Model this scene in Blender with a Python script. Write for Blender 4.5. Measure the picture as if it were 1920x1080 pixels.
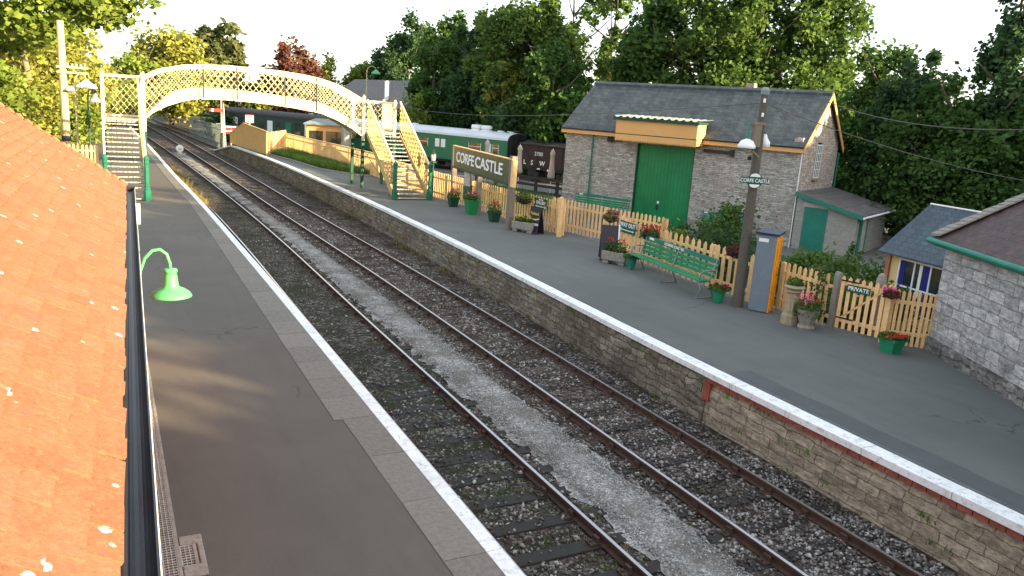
import bpy, math, random
import numpy as np
from mathutils import Vector, Matrix
for o in list(bpy.data.objects): bpy.data.objects.remove(o, do_unlink=True)
SC = bpy.context.scene
COL = SC.collection
random.seed(7)
PI = math.pi
R = math.radians

# ------------------------------------------------------------------ camera
YAW, PITCH, ROLL, CAMH, FOC = 0.4833, 0.2243, 0.0696, 4.749, 1478.64
fwd = Vector((math.sin(YAW)*math.cos(PITCH), math.cos(YAW)*math.cos(PITCH), -math.sin(PITCH)))
rgt0 = Vector((math.cos(YAW), -math.sin(YAW), 0)); up0 = rgt0.cross(fwd)
rgt = rgt0*math.cos(ROLL) + up0*math.sin(ROLL)
upv = up0*math.cos(ROLL) - rgt0*math.sin(ROLL)
cd = bpy.data.cameras.new('camera'); cam = bpy.data.objects.new('camera', cd); COL.objects.link(cam)
cd.sensor_width = 36; cd.lens = FOC/1920*36; cd.clip_end = 3000; cd.clip_start = 0.05
M = Matrix((rgt, upv, -fwd)).transposed().to_4x4(); M.translation = Vector((0, 0, CAMH)); cam.matrix_world = M
SC.camera = cam
# ------------------------------------------------------------------ sky and sun
SUN_EL, SUN_DX, SUN_DY = R(14.0), 0.60, -0.80
w = bpy.data.worlds.new('World'); SC.world = w; w.use_nodes = True
nt = w.node_tree; bg = nt.nodes['Background']
sky = nt.nodes.new('ShaderNodeTexSky'); sky.sky_type = 'NISHITA'; sky.sun_disc = False
sky.sun_elevation = SUN_EL; sky.sun_rotation = math.atan2(SUN_DX, SUN_DY)
sky.air_density = 1.0; sky.dust_density = 2.0; sky.ozone_density = 1.0
wc = nt.nodes.new('ShaderNodeTexCoord'); wn_ = nt.nodes.new('ShaderNodeTexNoise'); wn_.inputs['Scale'].default_value = 2.5; wn_.inputs['Detail'].default_value = 6
nt.links.new(wc.outputs['Generated'], wn_.inputs['Vector'])
wr = nt.nodes.new('ShaderNodeMapRange'); wr.inputs[1].default_value = 0.3; wr.inputs[2].default_value = 0.7; wr.inputs[3].default_value = 0.45; wr.inputs[4].default_value = 0.75
nt.links.new(wn_.outputs[0], wr.inputs[0])
wm = nt.nodes.new('ShaderNodeMix'); wm.data_type = 'RGBA'; wm.inputs[7].default_value = (2.5, 2.6, 2.66, 1)   # thin bright high cloud
nt.links.new(wr.outputs[0], wm.inputs[0]); nt.links.new(sky.outputs[0], wm.inputs[6]); nt.links.new(wm.outputs[2], bg.inputs[0]); bg.inputs[1].default_value = 0.15
sl = bpy.data.lights.new('sun', 'SUN'); so = bpy.data.objects.new('sun', sl); COL.objects.link(so)
sl.energy = 5.0; sl.angle = R(0.6); sl.color = (1.0, 0.78, 0.47)
sd = Vector((SUN_DX*math.cos(SUN_EL), SUN_DY*math.cos(SUN_EL), math.sin(SUN_EL))).normalized()
so.rotation_euler = sd.to_track_quat('Z', 'Y').to_euler(); so.location = sd*60
SC.view_settings.view_transform = 'Standard'; SC.view_settings.look = 'None'
SC.view_settings.exposure = 2.13; SC.view_settings.gamma = 1.0; SC.view_settings.use_curve_mapping = False
SC.render.engine = 'CYCLES'; SC.cycles.max_bounces = 6; SC.cycles.transparent_max_bounces = 4
SC.cycles.diffuse_bounces = 3; SC.cycles.glossy_bounces = 2

# ------------------------------------------------------------------ materials
MATS = {}
def base_mat(name, rough=0.8, metal=0.0, spec=0.3):
    m = bpy.data.materials.new(name); m.use_nodes = True
    b = m.node_tree.nodes['Principled BSDF']
    b.inputs['Roughness'].default_value = rough; b.inputs['Metallic'].default_value = metal
    b.inputs['Specular IOR Level'].default_value = spec
    return m, m.node_tree, b
def N(nt, t, **kw):
    n = nt.nodes.new(t)
    for k, v in kw.items(): setattr(n, k, v)
    return n
def ramp(nt, fac, stops):
    r = N(nt, 'ShaderNodeValToRGB'); e = r.color_ramp.elements
    while len(e) < len(stops): e.new(0.5)
    for i, (p, c) in enumerate(stops): e[i].position = p; e[i].color = (*c, 1)
    nt.links.new(fac, r.inputs[0]); return r.outputs[0]
def noise(nt, vec, scale, detail=4, rough=0.6, out=0):
    n = N(nt, 'ShaderNodeTexNoise'); n.inputs['Scale'].default_value = scale; n.inputs['Detail'].default_value = detail
    n.inputs['Roughness'].default_value = rough
    if vec is not None: nt.links.new(vec, n.inputs['Vector'])
    return n.outputs[out]
def objco(nt): return N(nt, 'ShaderNodeTexCoord').outputs['Object']
def mixc(nt, fac, a, b, mode='MIX'):
    n = N(nt, 'ShaderNodeMix', data_type='RGBA', blend_type=mode)
    for s, v in ((n.inputs[0], fac), (n.inputs[6], a), (n.inputs[7], b)):
        if isinstance(v, (int, float)): s.default_value = v
        elif isinstance(v, tuple): s.default_value = (*v, 1)
        else: nt.links.new(v, s)
    return n.outputs[2]
def bump(nt, b, h, strength=0.5, dist=0.02):
    n = N(nt, 'ShaderNodeBump'); n.inputs['Strength'].default_value = strength; n.inputs['Distance'].default_value = dist
    nt.links.new(h, n.inputs['Height']); nt.links.new(n.outputs[0], b.inputs['Normal'])
def mul(c, k): return tuple(min(1, x*k) for x in c)
def paint(name, col, rough=0.55, var=0.25, scale=3.0, metal=0.0, dirt=None, bmp=0.15, bscale=40, spec=0.3):
    m, nt, b = base_mat(name, rough, metal, spec); co = objco(nt)
    c = ramp(nt, noise(nt, co, scale, 6, 0.65), [(0.3, mul(col, 1-var)), (0.7, mul(col, 1+var*0.5))])
    if dirt:
        f = ramp(nt, noise(nt, co, scale*2.7, 5, 0.7), [(0.52, (0, 0, 0)), (0.72, (1, 1, 1))])
        c = mixc(nt, f, c, dirt)
    nt.links.new(c, b.inputs['Base Color'])
    bump(nt, b, noise(nt, co, bscale, 3), bmp, 0.01)
    MATS[name] = m; return m
def wood(name, col, dark=0.65):
    m, nt, b = base_mat(name, 0.8); co = objco(nt)
    isl = N(nt, 'ShaderNodeNewGeometry').outputs['Random Per Island']
    c = ramp(nt, isl, [(0.0, mul(col, dark)), (1.0, mul(col, 1.15))])
    f = noise(nt, co, 9, 6, 0.7)
    c = mixc(nt, 0.45, c, ramp(nt, f, [(0.3, mul(col, 0.5)), (0.7, mul(col, 1.2))]))
    nt.links.new(c, b.inputs['Base Color']); bump(nt, b, noise(nt, co, 30, 4), 0.3, 0.01)
    MATS[name] = m; return m
def uv_xz(nt, kz=1.0, swap=False):
    s = N(nt, 'ShaderNodeSeparateXYZ'); nt.links.new(objco(nt), s.inputs[0])
    a = N(nt, 'ShaderNodeMath', operation='ADD'); nt.links.new(s.outputs[0], a.inputs[0]); nt.links.new(s.outputs[1], a.inputs[1])
    z = N(nt, 'ShaderNodeMath', operation='MULTIPLY'); nt.links.new(s.outputs[2], z.inputs[0]); z.inputs[1].default_value = kz
    c = N(nt, 'ShaderNodeCombineXYZ'); nt.links.new(a.outputs[0], c.inputs[0]); nt.links.new(z.outputs[0], c.inputs[1])
    return c.outputs[0]
def distort(nt, vec, scale, amt):
    n = N(nt, 'ShaderNodeTexNoise'); n.inputs['Scale'].default_value = scale; n.inputs['Detail'].default_value = 3
    nt.links.new(vec, n.inputs['Vector'])
    s = N(nt, 'ShaderNodeVectorMath', operation='SUBTRACT'); nt.links.new(n.outputs[1], s.inputs[0]); s.inputs[1].default_value = (0.5, 0.5, 0.5)
    k = N(nt, 'ShaderNodeVectorMath', operation='SCALE'); nt.links.new(s.outputs[0], k.inputs[0]); k.inputs['Scale'].default_value = amt
    a = N(nt, 'ShaderNodeVectorMath', operation='ADD'); nt.links.new(vec, a.inputs[0]); nt.links.new(k.outputs[0], a.inputs[1])
    return a.outputs[0]
def stone(name, c1, c2, mortar, bw=0.5, bh=0.12, dist=0.12, stain=None, kz=1.0, ms=0.012, tint=None, bs=0.9, stscale=0.6, hz=0.75):
    m, nt, b = base_mat(name, 0.92, 0, 0.15)
    v = distort(nt, uv_xz(nt, kz), 3.0, dist); v = distort(nt, v, 14, dist*0.25)
    t = N(nt, 'ShaderNodeTexBrick'); nt.links.new(v, t.inputs['Vector'])
    t.inputs['Scale'].default_value = 1.0; t.inputs['Brick Width'].default_value = bw; t.inputs['Row Height'].default_value = bh
    t.inputs['Mortar Size'].default_value = ms; t.inputs['Mortar Smooth'].default_value = 0.3; t.inputs['Bias'].default_value = 0.0
    t.inputs['Color1'].default_value = (*c1, 1); t.inputs['Color2'].default_value = (*c2, 1); t.inputs['Mortar'].default_value = (*mortar, 1)
    t.offset_frequency = 2; t.squash = 1.4; t.squash_frequency = 3
    co = objco(nt)
    c = mixc(nt, 0.38, t.outputs[0], ramp(nt, noise(nt, co, 11, 6, 0.75), [(0.25, mul(c1, 0.45)), (0.5, c1), (0.75, mul(c2, 1.35))]), 'MIX')
    mpz = N(nt, 'ShaderNodeMapping'); mpz.inputs['Scale'].default_value = (1, 1, 3.2); nt.links.new(co, mpz.inputs[0])
    c = mixc(nt, hz, c, ramp(nt, noise(nt, mpz.outputs[0], 3.6, 5, 0.75), [(0.36, (0.42, 0.41, 0.40)), (0.5, (0.9, 0.9, 0.9)), (0.66, (1.5, 1.48, 1.42))]), 'MULTIPLY')
    if tint: c = mixc(nt, ramp(nt, noise(nt, co, 0.9, 3), [(0.45, (0, 0, 0)), (0.7, (0.55, 0.55, 0.55))]), c, tint)
    if stain: c = mixc(nt, ramp(nt, noise(nt, co, stscale, 5, 0.7), [(0.52, (0, 0, 0)), (0.70, (0.7, 0.7, 0.7))]), c, stain)
    nt.links.new(c, b.inputs['Base Color'])
    inv = N(nt, 'ShaderNodeMath', operation='SUBTRACT'); inv.inputs[0].default_value = 1; nt.links.new(t.outputs[1], inv.inputs[1])
    h = N(nt, 'ShaderNodeMath', operation='ADD'); nt.links.new(inv.outputs[0], h.inputs[0]); nt.links.new(noise(nt, co, 9, 6, 0.7), h.inputs[1])
    bump(nt, b, h.outputs[0], bs, 0.05); MATS[name] = m; return m
def slate(name, c1, c2, bw=0.3, bh=0.2, kz=1.6, moss=None):
    m, nt, b = base_mat(name, 0.6, 0, 0.4)
    v = distort(nt, uv_xz(nt, kz), 6, 0.02)
    t = N(nt, 'ShaderNodeTexBrick'); nt.links.new(v, t.inputs['Vector']); t.inputs['Scale'].default_value = 1
    t.inputs['Brick Width'].default_value = bw; t.inputs['Row Height'].default_value = bh; t.inputs['Mortar Size'].default_value = 0.008
    t.inputs['Color1'].default_value = (*c1, 1); t.inputs['Color2'].default_value = (*c2, 1); t.inputs['Mortar'].default_value = (*mul(c1, 0.35), 1)
    co = objco(nt)
    c = mixc(nt, 0.32, t.outputs[0], ramp(nt, noise(nt, co, 1.3, 6, 0.75), [(0.3, mul(c1, 0.6)), (0.7, mul(c2, 1.5))]))
    ms_ = N(nt, 'ShaderNodeMapping'); ms_.inputs['Scale'].default_value = (2.2, .35, .35); nt.links.new(co, ms_.inputs[0])
    c = mixc(nt, 0.6, c, ramp(nt, noise(nt, ms_.outputs[0], 1.6, 5, 0.7), [(0.36, (0.55, 0.55, 0.56)), (0.62, (1.25, 1.25, 1.22))]), 'MULTIPLY')
    if moss: c = mixc(nt, ramp(nt, noise(nt, co, 5, 5, 0.8), [(0.55, (0, 0, 0)), (0.72, (0.8, 0.8, 0.8))]), c, moss)
    nt.links.new(c, b.inputs['Base Color'])
    inv = N(nt, 'ShaderNodeMath', operation='SUBTRACT'); inv.inputs[0].default_value = 1; nt.links.new(t.outputs[1], inv.inputs[1])
    h = N(nt, 'ShaderNodeMath', operation='ADD'); nt.links.new(inv.outputs[0], h.inputs[0]); nt.links.new(noise(nt, co, 7, 4), h.inputs[1])
    bump(nt, b, h.outputs[0], 0.7, 0.03); MATS[name] = m; return m
def leafmat(name, dark, light, trans=0.35):
    m = bpy.data.materials.new(name); m.use_nodes = True; nt = m.node_tree; nt.nodes.clear()
    out = N(nt, 'ShaderNodeOutputMaterial'); d = N(nt, 'ShaderNodeBsdfDiffuse'); t = N(nt, 'ShaderNodeBsdfTranslucent'); mx = N(nt, 'ShaderNodeMixShader')
    isl = N(nt, 'ShaderNodeNewGeometry').outputs['Random Per Island']
    c = ramp(nt, isl, [(0.0, dark), (1.0, light)])
    c = mixc(nt, 0.45, c, ramp(nt, noise(nt, objco(nt), 0.55, 3), [(0.35, mul(dark, 0.7)), (0.65, mul(light, 1.2))]))
    nt.links.new(c, d.inputs[0]); nt.links.new(c, t.inputs[0]); mx.inputs[0].default_value = trans
    nt.links.new(d.outputs[0], mx.inputs[1]); nt.links.new(t.outputs[0], mx.inputs[2]); nt.links.new(mx.outputs[0], out.inputs[0])
    MATS[name] = m; return m
def gravel(name, stops, scale=28, patch=None, patch_col=None, bs=0.9):
    m, nt, b = base_mat(name, 0.95, 0, 0.1); co = objco(nt)
    v = N(nt, 'ShaderNodeTexVoronoi'); v.inputs['Scale'].default_value = scale; nt.links.new(co, v.inputs['Vector'])
    s = N(nt, 'ShaderNodeSeparateColor'); nt.links.new(v.outputs['Color'], s.inputs[0])
    c = ramp(nt, s.outputs[0], stops)
    if patch_col: c = mixc(nt, ramp(nt, noise(nt, co, patch, 5, 0.7), [(0.45, (0, 0, 0)), (0.6, (0.9, 0.9, 0.9))]), c, patch_col)
    nt.links.new(c, b.inputs['Base Color'])
    inv = N(nt, 'ShaderNodeMath', operation='SUBTRACT'); inv.inputs[0].default_value = 1; nt.links.new(v.outputs['Distance'], inv.inputs[1])
    bump(nt, b, inv.outputs[0], bs, 0.04); MATS[name] = m; return m
def asphalt(name, col, stain):
    m, nt, b = base_mat(name, 0.85, 0, 0.2); co = objco(nt)
    c = ramp(nt, noise(nt, co, 0.5, 6, 0.6), [(0.3, mul(col, 0.82)), (0.7, mul(col, 1.12))])
    c = mixc(nt, 0.35, c, ramp(nt, noise(nt, co, 70, 2), [(0.3, mul(col, 0.6)), (0.7, mul(col, 1.45))]))
    c = mixc(nt, 0.5, c, ramp(nt, noise(nt, co, 0.22, 5, 0.6), [(0.35, mul(col, 0.72)), (0.65, mul(col, 1.25))]))
    vs_ = N(nt, 'ShaderNodeTexVoronoi'); vs_.inputs['Scale'].default_value = 26; nt.links.new(co, vs_.inputs['Vector'])
    c = mixc(nt, ramp(nt, vs_.outputs['Distance'], [(0.07, (0.6, 0.6, 0.6)), (0.10, (0, 0, 0))]), c, mul(col, 2.2))
    mp = N(nt, 'ShaderNodeMapping'); mp.inputs['Scale'].default_value = (1.0, 0.16, 1); nt.links.new(co, mp.inputs[0])
    c = mixc(nt, ramp(nt, noise(nt, mp.outputs[0], 2.2, 6, 0.7), [(0.5, (0, 0, 0)), (0.75, (0.6, 0.6, 0.6))]), c, stain)
    v = N(nt, 'ShaderNodeTexVoronoi', feature='DISTANCE_TO_EDGE'); v.inputs['Scale'].default_value = 0.32
    nt.links.new(distort(nt, co, 1.5, 0.9), v.inputs['Vector'])
    crack = ramp(nt, v.outputs['Distance'], [(0.0, (0.75, 0.75, 0.75)), (0.006, (0, 0, 0))])
    gate = ramp(nt, noise(nt, co, 0.35, 2), [(0.55, (0, 0, 0)), (0.6, (1, 1, 1))])
    c = mixc(nt, mixc(nt, 1.0, crack, gate, 'MULTIPLY'), c, mul(col, 0.35))
    nt.links.new(c, b.inputs['Base Color']); bump(nt, b, noise(nt, co, 90, 3), 0.25, 0.01); MATS[name] = m; return m

asphalt('asphalt_grey', (0.115, 0.122, 0.115), (0.085, 0.088, 0.083))
asphalt('asphalt_brown', (0.108, 0.100, 0.086), (0.082, 0.077, 0.066))
paint('asphalt_dark', (0.082, 0.09, 0.09), 0.9, 0.15, 1.5)
m, nt_, b_ = base_mat('coping', 0.85, 0, 0.2); co_ = objco(nt_)
isl_ = N(nt_, 'ShaderNodeNewGeometry').outputs['Random Per Island']
c_ = ramp(nt_, isl_, [(0, (0.13, 0.12, 0.105)), (1, (0.20, 0.185, 0.16))])
c_ = mixc(nt_, 0.5, c_, ramp(nt_, noise(nt_, co_, 14, 7, 0.8), [(0.3, (0.07, 0.065, 0.055)), (0.7, (0.27, 0.25, 0.22))]))
nt_.links.new(c_, b_.inputs[0]); bump(nt_, b_, noise(nt_, co_, 25, 5), 0.4, 0.01); MATS['coping'] = m
paint('white_line', (0.78, 0.80, 0.80), 0.6, 0.08, 2.0, dirt=(0.42, 0.42, 0.40), bmp=0.2)
paint('white_edge', (0.74, 0.75, 0.74), 0.6, 0.12, 3.0, dirt=(0.42, 0.42, 0.40))
m = MATS['white_edge']; nt_ = m.node_tree; b_ = nt_.nodes['Principled BSDF']; l_ = b_.inputs[0].links[0].from_socket
c_ = mixc(nt_, ramp(nt_, noise(nt_, objco(nt_), 11, 6, 0.8), [(0.585, (0, 0, 0)), (0.64, (0.8, 0.8, 0.8))]), l_, (0.30, 0.29, 0.27))
c_ = mixc(nt_, ramp(nt_, noise(nt_, objco(nt_), 0.8, 4, 0.7), [(0.5, (0, 0, 0)), (0.7, (0.45, 0.45, 0.45))]), c_, (0.42, 0.42, 0.41)); nt_.links.new(c_, b_.inputs[0])
gravel('ballast_brown', [(0, (0.025, 0.020, 0.016)), (0.5, (0.065, 0.052, 0.042)), (0.85, (0.13, 0.115, 0.10)), (1, (0.30, 0.28, 0.25))], 17, 0.9, (0.035, 0.024, 0.017))
gravel('ballast_mossy', [(0, (0.02, 0.018, 0.014)), (0.5, (0.05, 0.045, 0.036)), (0.85, (0.11, 0.10, 0.085)), (1, (0.2, 0.2, 0.18))], 19, 0.9, (0.028, 0.03, 0.016))
gravel('fine_gravel', [(0, (0.15, 0.145, 0.135)), (0.6, (0.28, 0.275, 0.26)), (1, (0.48, 0.47, 0.45))], 34, 1.3, (0.13, 0.115, 0.095), 0.6)
gravel('yard_gravel', [(0, (0.10, 0.095, 0.09)), (1, (0.22, 0.21, 0.20))], 20, 0.5, (0.13, 0.125, 0.12))
paint('soil_green', (0.075, 0.075, 0.035), 0.95, 0.5, 0.4, dirt=(0.05, 0.07, 0.02))
m, nt_, b_ = base_mat('stones', 0.95, 0, 0.15)
isl_ = N(nt_, 'ShaderNodeNewGeometry').outputs['Random Per Island']
cs_ = ramp(nt_, isl_, [(0, (0.045, 0.038, 0.033)), (0.4, (0.12, 0.108, 0.097)), (0.8, (0.25, 0.235, 0.22)), (1, (0.46, 0.44, 0.415))])
cs_ = mixc(nt_, ramp(nt_, noise(nt_, objco(nt_), 1.1, 4, 0.65), [(0.49, (0, 0, 0)), (0.62, (0.8, 0.8, 0.8))]), cs_, (0.045, 0.036, 0.028))
nt_.links.new(cs_, b_.inputs[0]); MATS['stones'] = m
m, nt_, b_ = base_mat('stones_light', 0.95, 0, 0.15)
isl_ = N(nt_, 'ShaderNodeNewGeometry').outputs['Random Per Island']
nt_.links.new(ramp(nt_, isl_, [(0, (0.15, 0.145, 0.135)), (0.7, (0.28, 0.275, 0.26)), (1, (0.48, 0.47, 0.45))]), b_.inputs[0]); MATS['stones_light'] = m
wood('sleeper_wood', (0.030, 0.027, 0.024), 0.6)
paint('rail_rust', (0.065, 0.038, 0.027), 0.85, 0.4, 6)
paint('rail_top', (0.42, 0.40, 0.40), 0.32, 0.1, 8, metal=0.9, bmp=0.05)
stone('wall_dark_rubble', (0.15, 0.13, 0.10), (0.36, 0.325, 0.26), (0.03, 0.026, 0.02), 0.36, 0.15, 0.22, stain=(0.06, 0.06, 0.045), tint=(0.14, 0.10, 0.07))
stone('wall_tan_block', (0.27, 0.225, 0.165), (0.48, 0.41, 0.31), (0.08, 0.065, 0.05), 0.42, 0.17, 0.12, stain=(0.13, 0.13, 0.10), ms=0.008)
stone('shed_stone', (0.29, 0.27, 0.235), (0.72, 0.69, 0.62), (0.17, 0.155, 0.135), 0.36, 0.088, 0.22, stain=(0.22, 0.205, 0.19), tint=(0.38, 0.31, 0.28), ms=0.009, bs=1.0, stscale=1.8)
stone('block_stone', (0.34, 0.34, 0.33), (0.64, 0.635, 0.615), (0.20, 0.195, 0.185), 0.48, 0.235, 0.10, stain=(0.13, 0.13, 0.125), ms=0.012, stscale=1.1)
stone('plinth_stone', (0.16, 0.155, 0.145), (0.34, 0.33, 0.31), (0.06, 0.06, 0.055), 0.3, 0.16, 0.3, stain=(0.06, 0.06, 0.05))
stone('gable_stone_lit', (0.38, 0.32, 0.27), (0.72, 0.64, 0.56), (0.28, 0.235, 0.20), 0.30, 0.13, 0.2, tint=(0.45, 0.33, 0.28), ms=0.010)  # shed walling made paler and pinker, warm sunlight painted into the gable
stone('annex_block', (0.29, 0.275, 0.24), (0.37, 0.35, 0.31), (0.22, 0.205, 0.18), 0.45, 0.22, 0.02, ms=0.008, bs=0.4, hz=0.15)
paint('red_brick', (0.30, 0.085, 0.055), 0.9, 0.35, 5, dirt=(0.12, 0.05, 0.04))
slate('slate_blue', (0.022, 0.029, 0.032), (0.065, 0.077, 0.082), 0.34, 0.30, moss=(0.085, 0.088, 0.085))
slate('slate_small', (0.032, 0.05, 0.068), (0.055, 0.08, 0.10), 0.25, 0.18, 1.6)
slate('slate_grey', (0.07, 0.068, 0.064), (0.11, 0.105, 0.10), 0.3, 0.2, 2.5, moss=(0.15, 0.14, 0.125))
slate('tile_brown', (0.028, 0.014, 0.012), (0.07, 0.032, 0.026), 0.22, 0.20, 1.9, moss=(0.10, 0.08, 0.068))
slate('far_roof', (0.065, 0.055, 0.05), (0.10, 0.088, 0.08), 0.3, 0.25, 1.6)
m, nt_, b_ = base_mat('clay_tile', 0.9, 0, 0.15); co_ = objco(nt_)
isl_ = N(nt_, 'ShaderNodeNewGeometry').outputs['Random Per Island']
c_ = ramp(nt_, isl_, [(0, (0.25, 0.108, 0.056)), (0.4, (0.285, 0.125, 0.065)), (0.85, (0.325, 0.146, 0.077)), (1, (0.30, 0.150, 0.09))])
c_ = mixc(nt_, 0.5, c_, ramp(nt_, noise(nt_, co_, 24, 9, 0.85), [(0.28, (0.08, 0.033, 0.018)), (0.5, (0.25, 0.108, 0.053)), (0.72, (0.46, 0.25, 0.135))]))
mp_ = N(nt_, 'ShaderNodeMapping'); mp_.inputs['Scale'].default_value = (1.0, 0.35, 1.0); nt_.links.new(co_, mp_.inputs[0])
c_ = mixc(nt_, ramp(nt_, noise(nt_, mp_.outputs[0], 34, 6, 0.8), [(0.58, (0, 0, 0)), (0.74, (0.45, 0.45, 0.45))]), c_, (0.50, 0.33, 0.21))
c_ = mixc(nt_, ramp(nt_, noise(nt_, mp_.outputs[0], 5, 7, 0.75), [(0.52, (0, 0, 0)), (0.70, (0.65, 0.65, 0.65))]), c_, (0.20, 0.12, 0.085))
vo_ = N(nt_, 'ShaderNodeTexVoronoi'); vo_.inputs['Scale'].default_value = 4.5; nt_.links.new(distort(nt_, co_, 25, 0.03), vo_.inputs['Vector'])
sp_ = N(nt_, 'ShaderNodeSeparateColor'); nt_.links.new(vo_.outputs['Color'], sp_.inputs[0])
spot_ = mixc(nt_, 1.0, ramp(nt_, vo_.outputs['Distance'], [(0.11, (1, 1, 1)), (0.14, (0, 0, 0))]), ramp(nt_, sp_.outputs[0], [(0.55, (0, 0, 0)), (0.6, (1, 1, 1))]), 'MULTIPLY')
c_ = mixc(nt_, spot_, c_, (0.66, 0.60, 0.50))
nt_.links.new(c_, b_.inputs[0]); bump(nt_, b_, noise(nt_, co_, 38, 7, 0.8), 0.8, 0.010); MATS['clay_tile'] = m
paint('gutter_black', (0.018, 0.019, 0.024), 0.45, 0.3, 4)
paint('dark_void', (0.008, 0.008, 0.008), 0.9, 0.2)
paint('render_grey', (0.40, 0.38, 0.34), 0.9, 0.2, dirt=(0.2, 0.2, 0.18))
paint('grate_metal', (0.50, 0.47, 0.42), 0.6, 0.25, 9, metal=0.3)
paint('concrete', (0.30, 0.28, 0.24), 0.95, 0.25, 6, dirt=(0.14, 0.14, 0.11))
paint('cream', (0.74, 0.62, 0.38), 0.55, 0.08, 2.5, dirt=(0.55, 0.42, 0.22))
paint('cream_sunlit', (0.48, 0.36, 0.15), 0.55, 0.2, 2.5, dirt=(0.33, 0.24, 0.09))  # bridge cream with golden grazing sunlight put into the colour
paint('green_newel', (0.014, 0.13, 0.075), 0.45, 0.2, 4)
paint('tread_dark', (0.07, 0.06, 0.05), 0.9, 0.2, 5)
paint('tread', (0.46, 0.42, 0.35), 0.85, 0.15, 5, dirt=(0.25, 0.21, 0.16))
paint('green', (0.018, 0.22, 0.105), 0.4, 0.15, 3)
paint('green_bright', (0.012, 0.185, 0.06), 0.45, 0.15, 2)
paint('green_door', (0.012, 0.20, 0.065), 0.45, 0.2, 1.2)
paint('green_teal', (0.018, 0.18, 0.125), 0.5, 0.2, 2)
paint('green_dark', (0.012, 0.06, 0.035), 0.5, 0.3, 3)
paint('green_pale', (0.085, 0.33, 0.135), 0.35, 0.08, 3)
paint('coach_green', (0.014, 0.15, 0.08), 0.3, 0.15, 1)
paint('coach_olive', (0.022, 0.05, 0.04), 0.5, 0.2, 1)
paint('coach_roof', (0.55, 0.60, 0.64), 0.6, 0.08, 0.5)
paint('black', (0.015, 0.015, 0.016), 0.6, 0.3, 3)
paint('near_black', (0.03, 0.028, 0.028), 0.7, 0.3, 3)
paint('wagon_brown', (0.055, 0.030, 0.024), 0.8, 0.35, 2)
paint('white', (0.75, 0.76, 0.75), 0.5, 0.06, 3)
paint('red', (0.6, 0.03, 0.02), 0.5, 0.1)
paint('canvas', (0.45, 0.37, 0.31), 0.9, 0.12, 6)
paint('tarp', (0.27, 0.28, 0.25), 0.8, 0.3, 6)
paint('yellow_ochre', (0.66, 0.36, 0.13), 0.6, 0.08, 1.0)
paint('yellow_cream', (0.68, 0.50, 0.22), 0.6, 0.1, 3)
paint('ochre_board', (0.62, 0.38, 0.13), 0.7, 0.15, 2, dirt=(0.5, 0.28, 0.09))
wood('fence_wood', (0.80, 0.51, 0.235), 0.72)
wood('post_wood', (0.19, 0.155, 0.125), 0.7)
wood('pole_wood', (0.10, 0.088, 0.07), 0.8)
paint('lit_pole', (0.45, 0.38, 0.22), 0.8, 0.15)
paint('stone_grey', (0.27, 0.245, 0.21), 0.95, 0.3, 14, dirt=(0.12, 0.11, 0.09), bmp=0.5)
paint('stone_buff', (0.34, 0.28, 0.185), 0.9, 0.25, 7, dirt=(0.18, 0.16, 0.11))
paint('cabinet_grey', (0.15, 0.19, 0.225), 0.4, 0.08, 2, dirt=(0.2, 0.23, 0.24))
paint('cabinet_orange', (0.80, 0.30, 0.015), 0.35, 0.12, 3)
paint('cabinet_lid', (0.02, 0.03, 0.06), 0.4, 0.2)
paint('sign_green', (0.01, 0.085, 0.045), 0.35, 0.15, 2)
paint('sign_weathered', (0.045, 0.065, 0.04), 0.4, 0.35, 1.2, dirt=(0.13, 0.11, 0.055))
paint('board_dark', (0.03, 0.027, 0.035), 0.5, 0.2)
paint('board_blue', (0.014, 0.016, 0.03), 0.5, 0.2)
paint('curtain_blue', (0.02, 0.022, 0.17), 0.8, 0.1)
paint('pink_brick', (0.40, 0.17, 0.10), 0.9, 0.2, 6)
paint('bark', (0.085, 0.07, 0.05), 0.95, 0.35, 5, bmp=0.6)
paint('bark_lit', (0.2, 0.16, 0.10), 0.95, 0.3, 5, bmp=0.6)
paint('wire', (0.09, 0.085, 0.075), 0.6, 0.1)
paint('galv', (0.20, 0.25, 0.235), 0.6, 0.15, 4, metal=0.2)
paint('wood_silver', (0.24, 0.22, 0.19), 0.9, 0.3, 8)
paint('soil', (0.03, 0.022, 0.015), 0.95, 0.3)
paint('flower_red', (0.62, 0.03, 0.025), 0.7, 0.2); paint('flower_pink', (0.75, 0.14, 0.30), 0.7, 0.15)
paint('flower_yellow', (0.65, 0.48, 0.05), 0.7, 0.15); paint('flower_deep', (0.22, 0.015, 0.025), 0.7, 0.3)
m, nt_, b_ = base_mat('glass_dark', 0.06, 0, 0.8); b_.inputs[0].default_value = (0.02, 0.03, 0.03, 1)
bump(nt_, b_, noise(nt_, objco(nt_), 2.0, 2), 0.08, 0.02); MATS['glass_dark'] = m
leafmat('leaf_deep', (0.034, 0.074, 0.022), (0.095, 0.17, 0.044), 0.38)
leafmat('leaf_mid', (0.045, 0.092, 0.024), (0.145, 0.225, 0.056), 0.4)
leafmat('leaf_blue', (0.028, 0.064, 0.030), (0.078, 0.138, 0.056), 0.34)
leafmat('leaf_bright', (0.09, 0.15, 0.025), (0.24, 0.30, 0.06), 0.4)
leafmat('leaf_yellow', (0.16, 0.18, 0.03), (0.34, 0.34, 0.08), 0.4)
leafmat('leaf_copper', (0.06, 0.03, 0.025), (0.17, 0.075, 0.05), 0.3)
leafmat('leaf_conifer', (0.045, 0.075, 0.03), (0.14, 0.15, 0.06), 0.25)
leafmat('leaf_bush', (0.05, 0.10, 0.025), (0.12, 0.20, 0.05), 0.35)
leafmat('grass_blade', (0.05, 0.10, 0.02), (0.14, 0.23, 0.06), 0.3)
leafmat('dry_weed', (0.12, 0.09, 0.04), (0.30, 0.24, 0.10), 0.3)

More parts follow.
